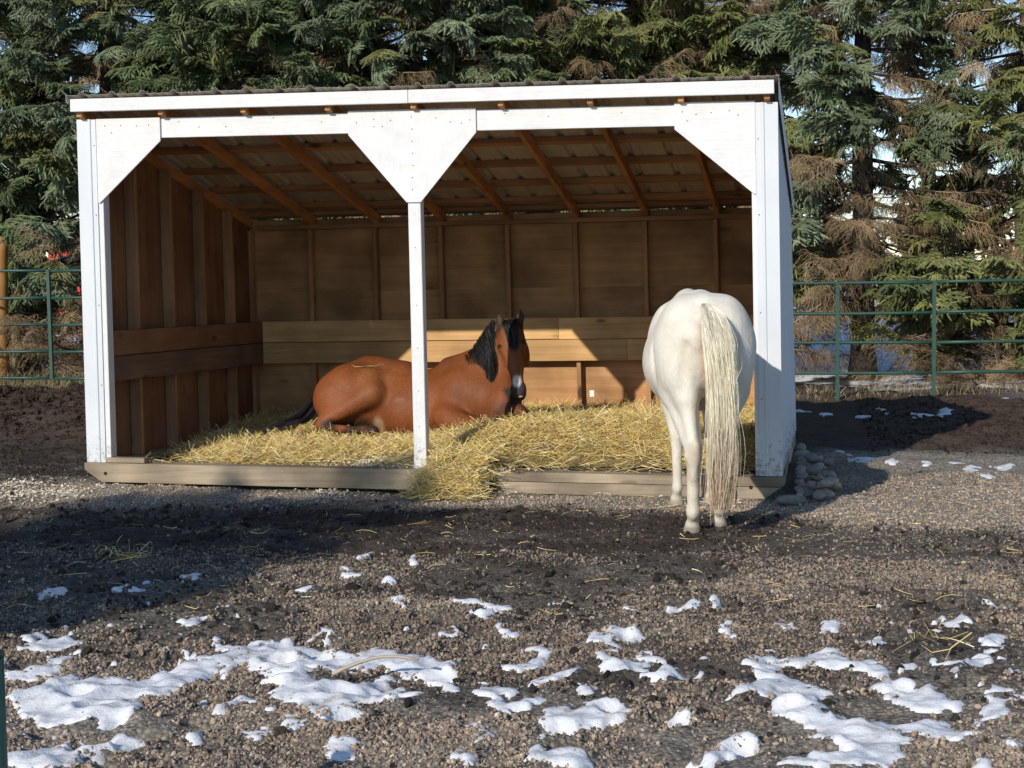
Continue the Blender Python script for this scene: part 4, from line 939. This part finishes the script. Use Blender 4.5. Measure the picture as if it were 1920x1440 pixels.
# ------------------------------------------------------------------ bodies: smooth union of anatomical volumes, one continuous surface
class Body:
    def __init__(s, lo, hi, h):
        s.lo, s.h = np.array(lo, float), h
        ax = [np.arange(l, u, h, dtype=np.float32) for l, u in zip(lo, hi)]
        s.X, s.Y, s.Z = np.meshgrid(*ax, indexing='ij'); s.F = np.full(s.X.shape, 9., np.float32); s.ax = ax
    def _sl(s, mn, mx, pad):
        out = []
        for a, l, u in zip(s.ax, mn, mx):
            i0 = max(0, int((l-pad-a[0])/s.h)); i1 = min(len(a), int((u+pad-a[0])/s.h)+2); out.append(slice(i0, max(i1, i0+1)))
        return tuple(out)
    def _add(s, sl, d, k, sub=False):
        F = s.F[sl]
        if sub:
            hh = np.clip(.5-.5*(F+d)/k, 0, 1); s.F[sl] = F*(1-hh)-d*hh+k*hh*(1-hh)
        else:
            hh = np.clip(.5+.5*(F-d)/k, 0, 1); s.F[sl] = F*(1-hh)+d*hh-k*hh*(1-hh)
    def cone(s, p0, p1, r0, r1, k=.05, sq=None, sub=False):
        p0, p1 = np.array(p0, float), np.array(p1, float); R = max(r0, r1)
        if sq is not None: R = R*max(1, sq[1])
        sl = s._sl(np.minimum(p0, p1)-R, np.maximum(p0, p1)+R, k+.06)
        q = [s.X[sl]-p0[0], s.Y[sl]-p0[1], s.Z[sl]-p0[2]]; d = p1-p0
        sc = 1.
        if sq is not None:
            n = np.array(sq[0], float); n /= np.linalg.norm(n); dn = q[0]*n[0]+q[1]*n[1]+q[2]*n[2]; f = 1/sq[1]-1
            q = [q[i]+dn*f*n[i] for i in range(3)]; d = d+n*(d@n)*f; sc = min(1, sq[1])
        dd = d@d+1e-9; t_ = np.clip((q[0]*d[0]+q[1]*d[1]+q[2]*d[2])/dd, 0, 1)
        ds = np.sqrt(sum((q[i]-t_*d[i])**2 for i in range(3)))-(r0+(r1-r0)*t_)
        s._add(sl, ds*sc, k, sub)
    def ell(s, c, r, k=.05, ax=None, sub=False):
        c = np.array(c, float); r = np.array(r, float); R = r.max(); sl = s._sl(c-R, c+R, k+.06)
        q = np.stack([s.X[sl]-c[0], s.Y[sl]-c[1], s.Z[sl]-c[2]])
        if ax is not None: q = np.tensordot(np.array(ax), q, 1)      # rows = local axes
        k0 = np.sqrt(((q/r[:, None, None, None])**2).sum(0)); k1 = np.sqrt(((q/(r**2)[:, None, None, None])**2).sum(0))+1e-6
        s._add(sl, k0*(k0-1)/k1, k, sub)
    def mesh(s):
        F = s.F; S_ = F < 0; n = np.array(F.shape)-1
        acc = np.zeros((*n, 3), np.float32); cnt = np.zeros(tuple(n), np.float32)
        def sub(a, o): return a[o[0]:o[0]+n[0], o[1]:o[1]+n[1], o[2]:o[2]+n[2]]
        for axis in range(3):
            for b in (0, 1):
                for c in (0, 1):
                    o0 = [0, 0, 0]; o1 = [0, 0, 0]; oa = [i for i in range(3) if i != axis]
                    o0[oa[0]] = o1[oa[0]] = b; o0[oa[1]] = o1[oa[1]] = c; o1[axis] = 1
                    f0, f1 = sub(F, o0), sub(F, o1); cr = (f0 < 0) != (f1 < 0); t_ = np.where(cr, f0/(f0-f1+1e-12), 0)
                    acc[..., axis] += np.where(cr, t_, 0); acc[..., oa[0]] += np.where(cr, b, 0); acc[..., oa[1]] += np.where(cr, c, 0); cnt += cr
        ok = cnt > 0; idx = np.full(tuple(n), -1, np.int64); idx[ok] = np.arange(ok.sum())
        ij = np.argwhere(ok); V = (ij+acc[ok]/cnt[ok][:, None])*s.h+s.lo
        Q = []
        for axis in range(3):
            a, b = [(1, 2), (2, 0), (0, 1)][axis]
            sl0 = [slice(0, n[i]) for i in range(3)]; sl1 = list(sl0); sl1[axis] = slice(1, n[axis]+1)
            c0 = S_[tuple(sl0)]; c1 = S_[tuple(sl1)]; cr = np.argwhere(c0 != c1); cr = cr[(cr[:, a] > 0) & (cr[:, b] > 0)]
            ea = np.zeros(3, int); ea[a] = 1; eb = np.zeros(3, int); eb[b] = 1
            g = lambda c: idx[c[:, 0], c[:, 1], c[:, 2]]
            q = np.stack([g(cr-ea-eb), g(cr-eb), g(cr), g(cr-ea)], 1); fl = ~c0[cr[:, 0], cr[:, 1], cr[:, 2]]
            q[fl] = q[fl][:, ::-1]; Q.append(q)
        Q = np.concatenate(Q); Q = Q[(Q >= 0).all(1)]
        # light relaxation
        e = np.concatenate([Q[:, [0, 1]], Q[:, [1, 2]], Q[:, [2, 3]], Q[:, [3, 0]]])
        for it in range(3):
            A = np.zeros_like(V); c_ = np.zeros(len(V))
            for i, j in ((0, 1), (1, 0)):
                for ax_ in range(3): A[:, ax_] += np.bincount(e[:, i], V[e[:, j], ax_], len(V))
                c_ += np.bincount(e[:, i], minlength=len(V))
            V = V*.45+.55*A/c_[:, None]
        return V, Q
def coat(name, rough=.5, sheen=.0, fine=.10, nscale=(60, 60, 60), spec=.3):
    m, t, p = mat(name); a = N(t, 'ShaderNodeAttribute', attribute_name='Col'); v = coords(t, nscale, False)
    n = N(t, 'ShaderNodeTexNoise', Scale=1.0, Detail=4.0); t.links.new(v, n.inputs['Vector']); r = ramp(t, n.outputs[0], [(.3, (1-fine,)*3), (.7, (1+fine,)*3)])
    v2 = coords(t, (6, 6, 6), False); n2 = N(t, 'ShaderNodeTexNoise', Scale=1.0, Detail=4.0); t.links.new(v2, n2.inputs['Vector']); r2_ = ramp(t, n2.outputs[0], [(.3, (.90,)*3), (.7, (1.08,)*3)])
    t.links.new(mixc(t, 1.0, mixc(t, 1.0, a.outputs['Color'], r.outputs[0], 'MULTIPLY'), r2_.outputs[0], 'MULTIPLY'), p.inputs['Base Color']); p.inputs['Roughness'].default_value = rough; p.inputs['Specular IOR Level'].default_value = spec
    p.inputs['Sheen Weight'].default_value = sheen; p.inputs['Sheen Roughness'].default_value = .4; b1 = bump(t, p, n.outputs[0], .25, .004); n4 = N(t, 'ShaderNodeTexNoise', Scale=1.0, Detail=3.0); v4 = coords(t, (16, 16, 9), False); t.links.new(v4, n4.inputs['Vector']); b2 = N(t, 'ShaderNodeBump', Strength=.35, Distance=.02); t.links.new(n4.outputs[0], b2.inputs['Height']); t.links.new(b2.outputs[0], b1.inputs['Normal']); return m
M['hair'] = coat('coarse_hair', .55, 0, .12, (200, 200, 30))
M['hair'].node_tree.nodes['Principled BSDF'].inputs['Specular IOR Level'].default_value = .35
def blend(c, col, wgt): return c*(1-wgt[:, None])+np.array(col)[None]*wgt[:, None]
def ball(V, c, r): return np.clip(1.4-np.linalg.norm((V-np.array(c))/np.array(r), axis=1), 0, .6)/.6
def smooth_paths(keys, m_=12):
    """keys (n,k,3) -> (n,m,3) catmull-rom"""
    n, k, _ = keys.shape; K = np.concatenate([2*keys[:, :1]-keys[:, 1:2], keys, 2*keys[:, -1:]-keys[:, -2:-1]], 1); out = []
    for s_ in np.linspace(0, k-1-1e-6, m_):
        i = int(s_); f = s_-i; p0, p1, p2, p3 = K[:, i], K[:, i+1], K[:, i+2], K[:, i+3]
        out.append(.5*(2*p1+(p2-p0)*f+(2*p0-5*p1+4*p2-p3)*f*f+(3*p1-p0-3*p2+p3)*f**3))
    return np.stack(out, 1)

# ---- white horse, seen from behind, feeding at the straw
def leg_hind(B, s, dx=0, dy=0):
    x = .135*s+dx
    B.ell((.165*s, .02, .98), (.115, .16, .20), .05)
    B.cone((.13*s, .06, 1.08), (.15*s, .12, .84), .165, .125, .06); B.cone((.10*s, -.07, 1.12), (.125*s, -.055, .80), .10, .072, .05)
    B.cone((.15*s, .10, .82), (x, -.045+dy, .52), .108, .058, .05); B.cone((.125*s, -.05, .82), (x, -.115+dy, .50), .06, .020, .04)
    B.ell((x, -.075+dy, .475), (.052, .060, .075), .02); B.ell((x-.012*s, -.118+dy, .52), (.020, .020, .028), .015); B.ell((x+.03*s, -.05+dy, .47), (.018, .03, .035), .015)
    B.cone((x, -.118+dy, .52), (x, -.085+dy, .34), .023, .020, .02); B.cone((x, -.065+dy, .45), (x, -.025+dy, .16), .043, .037, .02)
    B.ell((x, -.022+dy, .135), (.044, .050, .046), .02); B.cone((x, -.02+dy, .12), (x, .03+dy, .06), .029, .036, .02)
    B.cone((x, .03+dy, .05), (x, .045+dy, .012), .044, .058, .012)
def leg_fore(B, s, dx=0, dy=0):
    x = .12*s+dx; f = 1.02+dy
    B.cone((.15*s, 1.02, .88), (x, f-.01, .46), .10, .046, .05); B.ell((x, f+.01, .425), (.043, .045, .055), .02); B.cone((x, f, .40), (x, f, .15), .038, .032, .02)
    B.ell((x, f-.005, .125), (.035, .042, .038), .02); B.cone((x, f, .11), (x, f+.04, .055), .028, .035, .02); B.cone((x, f+.04, .048), (x, f+.05, .012), .042, .055, .012)
B = Body((-.45, -.45, -.02), (.45, 2.35, 1.52), .0125)
B.cone((0, .10, 1.08), (0, 1.0, 1.03), .285, .27, .06); B.ell((-.012, .66, .96), (.325, .46, .31), .06)
B.ell((.11, .10, 1.14), (.175, .26, .245), .06); B.ell((-.11, .10, 1.14), (.175, .26, .245), .06)
B.cone((0, .0, 1.305), (0, .35, 1.32), .06, .075, .08); B.cone((0, -.10, 1.255), (0, .05, 1.30), .045, .06, .05)
B.cone((0, .35, 1.28), (0, 1.05, 1.27), .09, .09, .1); B.cone((0, .90, 1.28), (0, 1.12, 1.32), .06, .075, .08)
B.ell((.14, 1.06, 1.05), (.13, .17, .26), .06); B.ell((-.14, 1.06, 1.05), (.13, .17, .26), .06); B.ell((0, 1.16, .98), (.19, .16, .20), .06)
B.ell((.17, .20, .92), (.10, .15, .13), .06); B.ell((-.17, .20, .92), (.10, .15, .13), .06)
for s_ in (-1, 1):
    B.ell((.185*s_, .34, 1.235), (.050, .08, .045), .07); B.ell((.085*s_, -.165, 1.15), (.055, .045, .06), .06); B.ell((.195*s_, .27, .90), (.07, .10, .09), .06)
leg_hind(B, -1, .048, -.03); leg_hind(B, 1, -.045, .12); leg_fore(B, -1, .03, -.03); leg_fore(B, 1, .03, .05)
B.cone((0, 1.12, 1.12), (0, 1.72, .80), .22, .115, .08, ((1, 0, 0), .62)); B.cone((0, 1.15, 1.25), (0, 1.70, .90), .08, .05, .06, ((1, 0, 0), .6))
B.cone((0, 1.74, .84), (0, 1.86, .62), .105, .09, .05, ((1, 0, 0), .85)); B.cone((0, 1.84, .62), (0, 1.97, .36), .08, .052, .04, ((1, 0, 0), .8))
B.ell((0, 1.76, .66), (.068, .10, .12), .04); B.ell((0, 1.98, .345), (.05, .055, .055), .03); B.ell((0, 1.93, .335), (.035, .035, .035), .02)
for s in (-1, 1):
    B.ell((.072*s, 1.86, .70), (.022, .03, .03), .02); B.cone((.05*s, 1.70, .90), (.075*s, 1.70, 1.03), .030, .006, .02, ((0, 1, 0), .55)); B.ell((.03*s, 2.02, .36), (.012, .016, .016), .012, sub=True)
for s_ in (-1, 1):
    B.cone((.135*s_, -.185, 1.10), (.165*s_, -.145, .84), .012, .014, .045, sub=True); B.cone((.262*s_, .20, 1.12), (.245*s_, .10, .86), .010, .012, .05, sub=True)
    B.cone((.272*s_, .40, 1.10), (.235*s_, .42, .80), .016, .022, .06, sub=True)
# cleft under the tail and flat soles
B.cone((0, -.26, 1.16), (0, -.17, .80), .02, .035, .045, sub=True)
B.F = np.maximum(B.F, -(B.Z-.0))
V, Q = B.mesh()
c = np.tile(np.array([[.70, .645, .545]]), (len(V), 1)); nn = fbm(V[:, 0]*5+V[:, 1]*3, V[:, 2]*4, 7, 3)
c *= (.92+.12*nn)[:, None]; n3 = fbm(V[:, 0]*4+V[:, 1]*2, V[:, 2]*4, 19, 3); c = blend(c, (.58, .50, .38), .5*np.clip((n3-.5)*4, 0, 1))
c = blend(c, (.56, .47, .36), .75*np.clip((.50-V[:, 2])/.45, 0, 1)*(.35+.9*fbm(V[:, 0]*16, V[:, 2]*11+V[:, 1]*9, 5, 3)))
c = blend(c, (.55, .34, .25), .75*ball(V, (-.02, -.17, 1.10), (.035, .15, .20)))
c = blend(c, (.64, .56, .44), .65*ball(V, (-.10, -.15, 1.06), (.06, .14, .12))); c = blend(c, (.62, .53, .42), .5*ball(V, (-.13, -.02, 1.22), (.13, .1, .03)))
c = blend(c, (.22, .185, .15), .8*np.clip((.055-V[:, 2])/.02, 0, 1)); c = blend(c, (.50, .40, .29), .6*ball(V, (-.08, -.17, .50), (.05, .05, .05))); g5 = fbm(V[:, 0]*9, V[:, 2]*7+V[:, 1]*3, 29, 4); c = blend(c, (.50, .41, .30), .55*np.clip((g5-.56)*7, 0, 1)*np.clip((1.15-V[:, 2])/.7, 0, 1))
c = blend(c, (.35, .28, .26), .7*ball(V, (0, 1.99, .33), (.06, .06, .06)))
hx, hy = 4.49, -1.40; HZ = math.radians(9.5)
WH = add('horse', mesh_np('horse', V, Q, [coat('white_horse_coat', .78, .05, .06, (90, 90, 40), spec=.2)], True, cols={'Col': c}), None, (hx, hy, -.006), label='white horse standing with its rump to the viewer, feeding at the straw', category='horse')
WH.rotation_euler = (0, 0, HZ); WH.scale = (.96, 1, 1)
# tail: dock then long falling hair
n = 6500; r_ = np.random.default_rng(5); a = r_.uniform(-1, 1, n); b = r_.uniform(-1, 1, n); L = np.clip(r_.normal(1, .10, n), .55, 1.12); L = np.where(r_.random(n) < .34, L*r_.uniform(.35, .95, n), L)
K = []
prof = [(-.010, -.075, 1.335, .016, .012), (-.004, -.185, 1.295, .046, .022), (.018, -.250, 1.16, .072, .030), (.048, -.262, .94, .080, .034), (.066, -.255, .72, .084, .035), (.070, -.245, .52, .080, .034), (.060, -.235, .31, .050, .026)]
for (x_, y_, z_, wx, wy) in prof:
    K.append(np.stack([x_+a*wx*.88, y_+b*wy*np.sqrt(np.clip(1-a*a*.8, 0, 1))-.01, z_+0*a], 1))
K = np.stack(K, 1); K[:, 1:] += r_.normal(0, .0035, (n, 6, 3)); top = K[:, :1]
kz = top[..., 2]-(top[..., 2]-K[..., 2])*L[:, None]; K[..., 2] = kz
PT_ = smooth_paths(K, 16); PT_[:, 6:] += (r_.normal(0, .014, (n, 1, 3))*np.linspace(0, 1, 10)[None, :, None]); PT_[..., 0] += .008*np.sin(PT_[..., 2]*9+a[:, None]*5)*np.clip(1.2-PT_[..., 2], 0, 1); fly = r_.random(n) < .05; PT_[fly, 6:] += (r_.normal(0, .035, (fly.sum(), 1, 3))*np.linspace(0, 1, 10)[None, :, None])
V, F = strands(PT_, r_.uniform(.0018, .0038, n)); zt_ = V[:, 2]; cc = np.repeat((np.array([[.84, .77, .58], [.85, .79, .63], [.82, .74, .54], [.80, .71, .50], [.74, .64, .45]])[r_.choice(5, n, p=[.36, .28, .2, .11, .05])]), 32, 0)
cc = blend(cc, (.46, .31, .19), .75*np.clip((.75-zt_)/.45, 0, 1)); cc = blend(cc, (.70, .67, .58), .5*np.clip((zt_-1.0)/.2, 0, 1)); 
core = []
for j, (x_, y_, z_, wx, wy) in enumerate(prof[:5]): core.append((x_, y_+.02, z_-.03, wx*.6))
cv, cf = tube(smooth_paths(np.array([[q[:3] for q in core]]), 14)[0], np.interp(np.linspace(0, 1, 14), np.linspace(0, 1, 5), [.022, .026, .028, .022, .008]), 10)
V2 = np.concatenate([V]); 
add('tail', mesh_np('tail', V2, F, [M['hair']], cols={'Col': cc}), WH, label='long cream tail falling to the fetlocks')
add('tail_dock', mesh_np('tail_dock', cv, cf, [coat('tail_dock_skin', .7)], True, cols={'Col': np.tile([[.60, .50, .38]], (len(cv), 1))}), WH)
# mane of the white horse
n = 260; s_ = r_.random(n); base = np.stack([0*s_, 1.12+.58*s_, 1.36-.37*s_], 1); sd_ = r_.choice([-1, 1], n, p=[.75, .25])
K = np.stack([base, base+np.stack([.05*sd_, 0*s_, .01+0*s_], 1), base+np.stack([.095*sd_, .01+0*s_, -.10-0*s_], 1), base+np.stack([.105*sd_, .02+0*s_, -.20-.05*r_.random(n)], 1)], 1)+r_.normal(0, .008, (n, 4, 3))
V, F = strands(smooth_paths(K, 8), r_.uniform(.004, .009, n)); add('mane', mesh_np('mane', V, F, [M['hair']], cols={'Col': np.tile([[.68, .62, .5]], (len(V), 1))}), WH)
eye = plain('dark_eye', (.01, .008, .006), .05, 0, .8)
def ball_mesh(name, c, r, m_, par, sub=2, **pr):
    bm = bmesh.new(); bmesh.ops.create_icosphere(bm, subdivisions=sub, radius=1)
    for v in bm.verts: v.co = Vector((v.co.x*r[0], v.co.y*r[1], v.co.z*r[2]))+Vector(c)
    me = bpy.data.meshes.new(name); bm.to_mesh(me); bm.free(); me.materials.append(m_)
    for f in me.polygons: f.use_smooth = True
    return add(name, me, par, **pr)
for s in (-1, 1): ball_mesh('eye', (.078*s, 1.87, .70), (.016, .02, .018), eye, WH)

# ---- bay horse lying on the straw
O = np.array([2.15, 1.5, .15])
def Q_(px, py, Y): return at_y(px, py, Y)-O
B = Body((-1.2, -.75, -.22), (1.25, .62, 1.28), .0125)
k_ = .055
B.ell(Q_(668, 745, 1.56), (.30, .27, .285), k_); B.ell(Q_(700, 722, 1.60), (.22, .24, .20), k_)
B.cone(Q_(738, 756, 1.61), Q_(865, 758, 1.57), .278, .278, .10); B.ell(Q_(772, 772, 1.52), (.24, .25, .22), .14)
B.cone(Q_(690, 690, 1.62), Q_(760, 698, 1.62), .09, .09, .09)
B.ell(Q_(655, 742, 1.42), (.235, .17, .22), .09); B.cone(Q_(692, 715, 1.42), Q_(700, 738, 1.34), .10, .085, .07); B.ell(Q_(622, 750, 1.42), (.14, .17, .17), .08)
B.cone(Q_(698, 738, 1.31), Q_(612, 789, 1.22), .088, .048, .06); B.cone(Q_(645, 758, 1.34), Q_(612, 782, 1.26), .11, .055, .06)
B.ell(Q_(602, 796, 1.21), (.045, .045, .045), .03); B.cone(Q_(603, 800, 1.19), Q_(668, 806, 1.09), .034, .028, .02); B.ell(Q_(674, 806, 1.08), (.04, .04, .036), .02); B.cone(Q_(678, 806, 1.07), Q_(700, 809, 1.02), .034, .048, .02)
B.cone(Q_(700, 775, 1.50), Q_(640, 797, 1.45), .09, .05, .04)
# shoulder, chest, withers
B.ell(Q_(868, 745, 1.43), (.20, .18, .25), .07); B.ell(Q_(915, 750, 1.42), (.19, .20, .22), .08); B.cone(Q_(845, 692, 1.58), Q_(888, 682, 1.54), .10, .09, .09)
B.cone(Q_(893, 715, 1.50), Q_(948, 642, 1.44), .225, .125, .08, ((.45, .9, 0), .66)); B.cone(Q_(925, 738, 1.42), Q_(948, 678, 1.45), .15, .095, .06, ((.3, .95, 0), .75))
B.ell(Q_(952, 752, 1.40), (.11, .15, .14), .07)
# near foreleg folded
B.cone(Q_(838, 780, 1.28), Q_(846, 793, 1.24), .11, .10, .06); B.cone(Q_(850, 790, 1.22), Q_(920, 804, 1.05), .09, .058, .06); B.ell(Q_(926, 806, 1.03), (.052, .052, .047), .03)
B.cone(Q_(925, 815, 1.0), Q_(868, 822, .98), .034, .028, .02); B.ell(Q_(862, 822, .98), (.042, .042, .038), .02)
# far foreleg
B.cone(Q_(925, 780, 1.38), Q_(972, 772, 1.20), .10, .062, .06); B.cone(Q_(974, 772, 1.18), Q_(950, 800, 1.25), .052, .036, .03)
# head
P0 = Q_(956, 612, 1.40); P1 = Q_(975, 742, 1.22); a_ = (P1-P0); HL = np.linalg.norm(a_); a_ /= HL
f_ = np.array([.06, -1., 0]); f_ -= (f_@a_)*a_; f_ /= np.linalg.norm(f_); s_v = np.cross(a_, f_)      # a down the face, f out of the face, s to the side
if s_v[0] < 0: s_v = -s_v
def HP(u, v_, w_): return P0+a_*u*HL+f_*v_+s_v*w_
AX = np.array([s_v, f_, a_])
B.ell(HP(.12, -.02, 0), (.098, .10, .11), .04, AX); B.ell(HP(.27, -.01, 0), (.095, .085, .13), .04, AX)
B.cone(HP(.25, .02, 0), HP(.80, .022, 0), .076, .048, .04, (f_, .9)); B.ell(HP(.93, .01, 0), (.060, .052, .066), .03, AX); B.ell(HP(1.0, -.015, 0), (.042, .040, .038), .02, AX)
B.cone(HP(.20, -.10, 0), HP(.80, -.04, 0), .105, .040, .035, (s_v, .82))
for s in (-1, 1):
    B.ell(HP(.36, -.085, .068*s), (.042, .085, .115), .02, AX); B.ell(HP(.275, .025, .088*s), (.026, .034, .036), .022, AX)
    B.cone(HP(.36, .045, .068*s), HP(.62, .035, .048*s), .018, .012, .025)
    B.ell(HP(.90, .035, .044*s), (.022, .022, .028), .015, AX); B.ell(HP(.895, .056, .048*s), (.011, .018, .020), .008, AX, sub=True)
    B.ell(HP(.283, .052, .098*s), (.012, .012, .010), .008, AX, sub=True)
    e0 = HP(.0, -.03, .070*s); e1 = e0+np.array([.016 if s > 0 else -.022, -.01, .135])
    B.cone(e0, (e0+e1)/2, .032, .033, .025, (f_, .55)); B.cone((e0+e1)/2, e1, .031, .006, .012, (f_, .55)); B.cone(e0*.55+e1*.45+f_*.030, e1*.85+e0*.15+f_*.018, .018, .005, .008, sub=True)
B.cone(HP(.975, .055, -.045), HP(.975, .055, .045), .004, .004, .01, sub=True)
V, Q = B.mesh()
c = np.tile(np.array([[.205, .062, .019]]), (len(V), 1))
nn = fbm(V[:, 0]*3.2, V[:, 2]*3.2+V[:, 1], 17, 4); c *= (.62+.62*nn)[:, None]
c = blend(c, (.29, .11, .04), .45*ball(V, Q_(700, 715, 1.30), (.12, .3, .16))+.0)
c = blend(c, (.06, .03, .02), .85*ball(V, Q_(672, 790, 1.45), (.16, .16, .07))); c = blend(c, (.36, .24, .14), .75*ball(V, Q_(714, 800, 1.40), (.045, .22, .08)))  # shade of the gap between thigh and belly painted dark; tan belly patch
c = blend(c, (.14, .045, .018), .55*ball(V, Q_(790, 672, 1.62), (.34, .3, .07)))
c = blend(c, (.05, .022, .014), .75*ball(V, Q_(960, 772, 1.3), (.14, .2, .09))); c = blend(c, (.33, .17, .11), .22*ball(V, Q_(745, 752, 1.2), (.045, .2, .02)))
for (a, b, Y, r) in ((620, 800, 1.18, .07), (665, 806, 1.08, .08), (700, 806, 1.03, .07)): c = blend(c, (.028, .02, .018), .9*ball(V, Q_(a, b, Y), (r, .14, r*.8)))
c = blend(c, (.03, .02, .018), .8*ball(V, Q_(880, 822, .98), (.12, .12, .05))); c = blend(c, (.05, .025, .016), .6*ball(V, Q_(930, 812, 1.0), (.06, .1, .04)))
rel = V-P0; u_ = rel@a_/HL; fv = rel@f_; sv = rel@s_v; hm = np.clip(1-np.linalg.norm(np.stack([(u_-.5)/.75, (fv+.03)/.22, sv/.16], 1), axis=1), 0, .15)/.15
c = blend(c, (.20, .065, .022), .6*hm*(u_ < .8)); c = blend(c, (.035, .030, .028), np.clip((u_-.80)/.07, 0, 1)*hm)
c = blend(c, (.62, .58, .54), .95*ball(V, HP(.82, .06, 0), (.030, .05, .040))); c = blend(c, (.02, .012, .01), .8*hm*np.clip((-.02-u_)/.05, 0, 1))
for s in (-1, 1): c = blend(c, (.03, .02, .015), .85*ball(V, HP(.283, .05, .093*s), (.026, .024, .016)))
for s in (-1, 1): c = blend(c, (.035, .022, .016), .85*ball(V, HP(-.10, .0, (.078)*s), (.05, .08, .12)))
bay = coat('bay_horse_coat', .58, .0, .22, (110, 60, 110), spec=.2)
BH = add('horse', mesh_np('horse', V, Q, [bay], True, cols={'Col': c}), None, O, label='reddish-brown bay horse lying down on the straw, its tongue showing', category='horse')
for s in (-1, 1): ball_mesh('eye', HP(.280, .043, .095*s), (.019, .020, .014), eye, BH)
ball_mesh('tongue', HP(1.015, .018, .005), (.026, .022, .013), plain('pink_tongue', (.62, .27, .25), .3), BH)
blk = np.array([[.014, .012, .012], [.02, .017, .017], [.028, .024, .024]])
def hair(keys, wlo, whi, m_=9): 
    V, F = strands(smooth_paths(keys, m_), r_.uniform(wlo, whi, len(keys))); return V, F, np.repeat(blk[r_.integers(0, 3, len(keys))], m_*2, 0)
# forelock
n = 170; w0 = r_.uniform(-1, 1, n); ln = r_.uniform(.5, 1.0, n); K = np.stack([HP(0, 0, 0)+s_v*(.055*w0+.012)[:, None]+f_*(.03+0*w0)[:, None]+a_*(-.045+0*w0)[:, None], HP(0, 0, 0)+s_v*(.058*w0+.016)[:, None]+f_*(.095+0*w0)[:, None]+a_*(.02*ln)[:, None],
    HP(0, 0, 0)+s_v*(.05*w0+.02)[:, None]+f_*(.103+0*w0)[:, None]+a_*(.10*ln)[:, None], HP(0, 0, 0)+s_v*(.035*w0+.024)[:, None]+f_*(.100+0*w0)[:, None]+a_*(.24*ln)[:, None]], 1)+r_.normal(0, .004, (n, 4, 3))
V, F, cc = hair(K, .004, .008); add('forelock', mesh_np('forelock', V, F, [M['hair']], cols={'Col': cc}), BH)
# mane on the near side of the neck
cr = np.array([Q_(872, 672, 1.52), Q_(892, 655, 1.52), Q_(908, 632, 1.52), Q_(928, 606, 1.48)]); n = 1200; u = r_.random(n)**.42; base = np.array([np.interp(u, [0, .33, .66, 1], cr[:, i]) for i in range(3)]).T
drp = np.interp(u, [0, .25, .5, .8, 1], [.04, .07, .20, .58, .58])*np.clip(r_.normal(.9, .16, n), .35, 1.2); ox = np.interp(u, [0, .5, 1], [.03, .10, .055])
yo = np.interp(u, [0, .4, .8, 1], [1., 1.35, 1.25, .75]); tip = base+np.stack([ox, -.17*yo, -drp], 1); K = np.stack([base, base+np.stack([0*u-.005, -.06*yo, .008+0*u], 1), base+np.stack([ox*.4, -.13*yo, -drp*.30], 1), base+np.stack([ox*.8, -.17*yo, -drp*.65], 1), tip], 1)+r_.normal(0, .007, (n, 5, 3))
V, F, cc = hair(K, .0016, .0042, 11); add('mane', mesh_np('mane', V, F, [M['hair']], cols={'Col': cc}), BH)
n = 600; a = r_.normal(0, 1, n); b = r_.normal(0, 1, n)
K = np.stack([np.tile(Q_(604, 728, 1.66), (n, 1))+r_.normal(0, .015, (n, 3)), Q_(590, 755, 1.62)+np.stack([a*.025, b*.025, 0*a], 1), Q_(572, 778, 1.50)+np.stack([a*.035, b*.03, 0*a], 1), Q_(555, 792, 1.40)+np.stack([a*.04, b*.04, np.abs(b)*.012], 1), Q_(535, 800, 1.34)+np.stack([a*.06-.03, b*.05, np.abs(a)*.010], 1)], 1)
V, F, cc = hair(K, .005, .010, 11); add('tail', mesh_np('tail', V, F, [M['hair']], cols={'Col': cc}), BH)
# straw stalks lying on its croup
cp = [Q_(662, 690, 1.44), Q_(676, 690, 1.40), Q_(690, 688, 1.40), Q_(706, 689, 1.40), Q_(722, 688, 1.42)]
K = np.stack([np.array(cp)]*3)+r_.normal(0, .006, (3, 5, 3))+np.array([0, -.03, .012]); 
V, F = strands(smooth_paths(K, 9), np.full(3, .0045)); Pp = straw_paths(np.array([cp[0][0]-.1, cp[1][0], cp[0][0]-.25]), np.array([-.10]*3), np.array([cp[0][2]+.0, cp[0][2]-.08, cp[0][2]-.02]), .03, .06, .01)
o_ = np.array(cp[2]); add('straw_stalk', mesh_np('straw_stalk', V-o_, F, [M['straw']], cols={'Col': np.tile([[.62, .48, .22]], (len(V), 1))}), loc=O+o_, label='twisted yellow straw stalks lying across the bay horse\'s croup', category='straw')
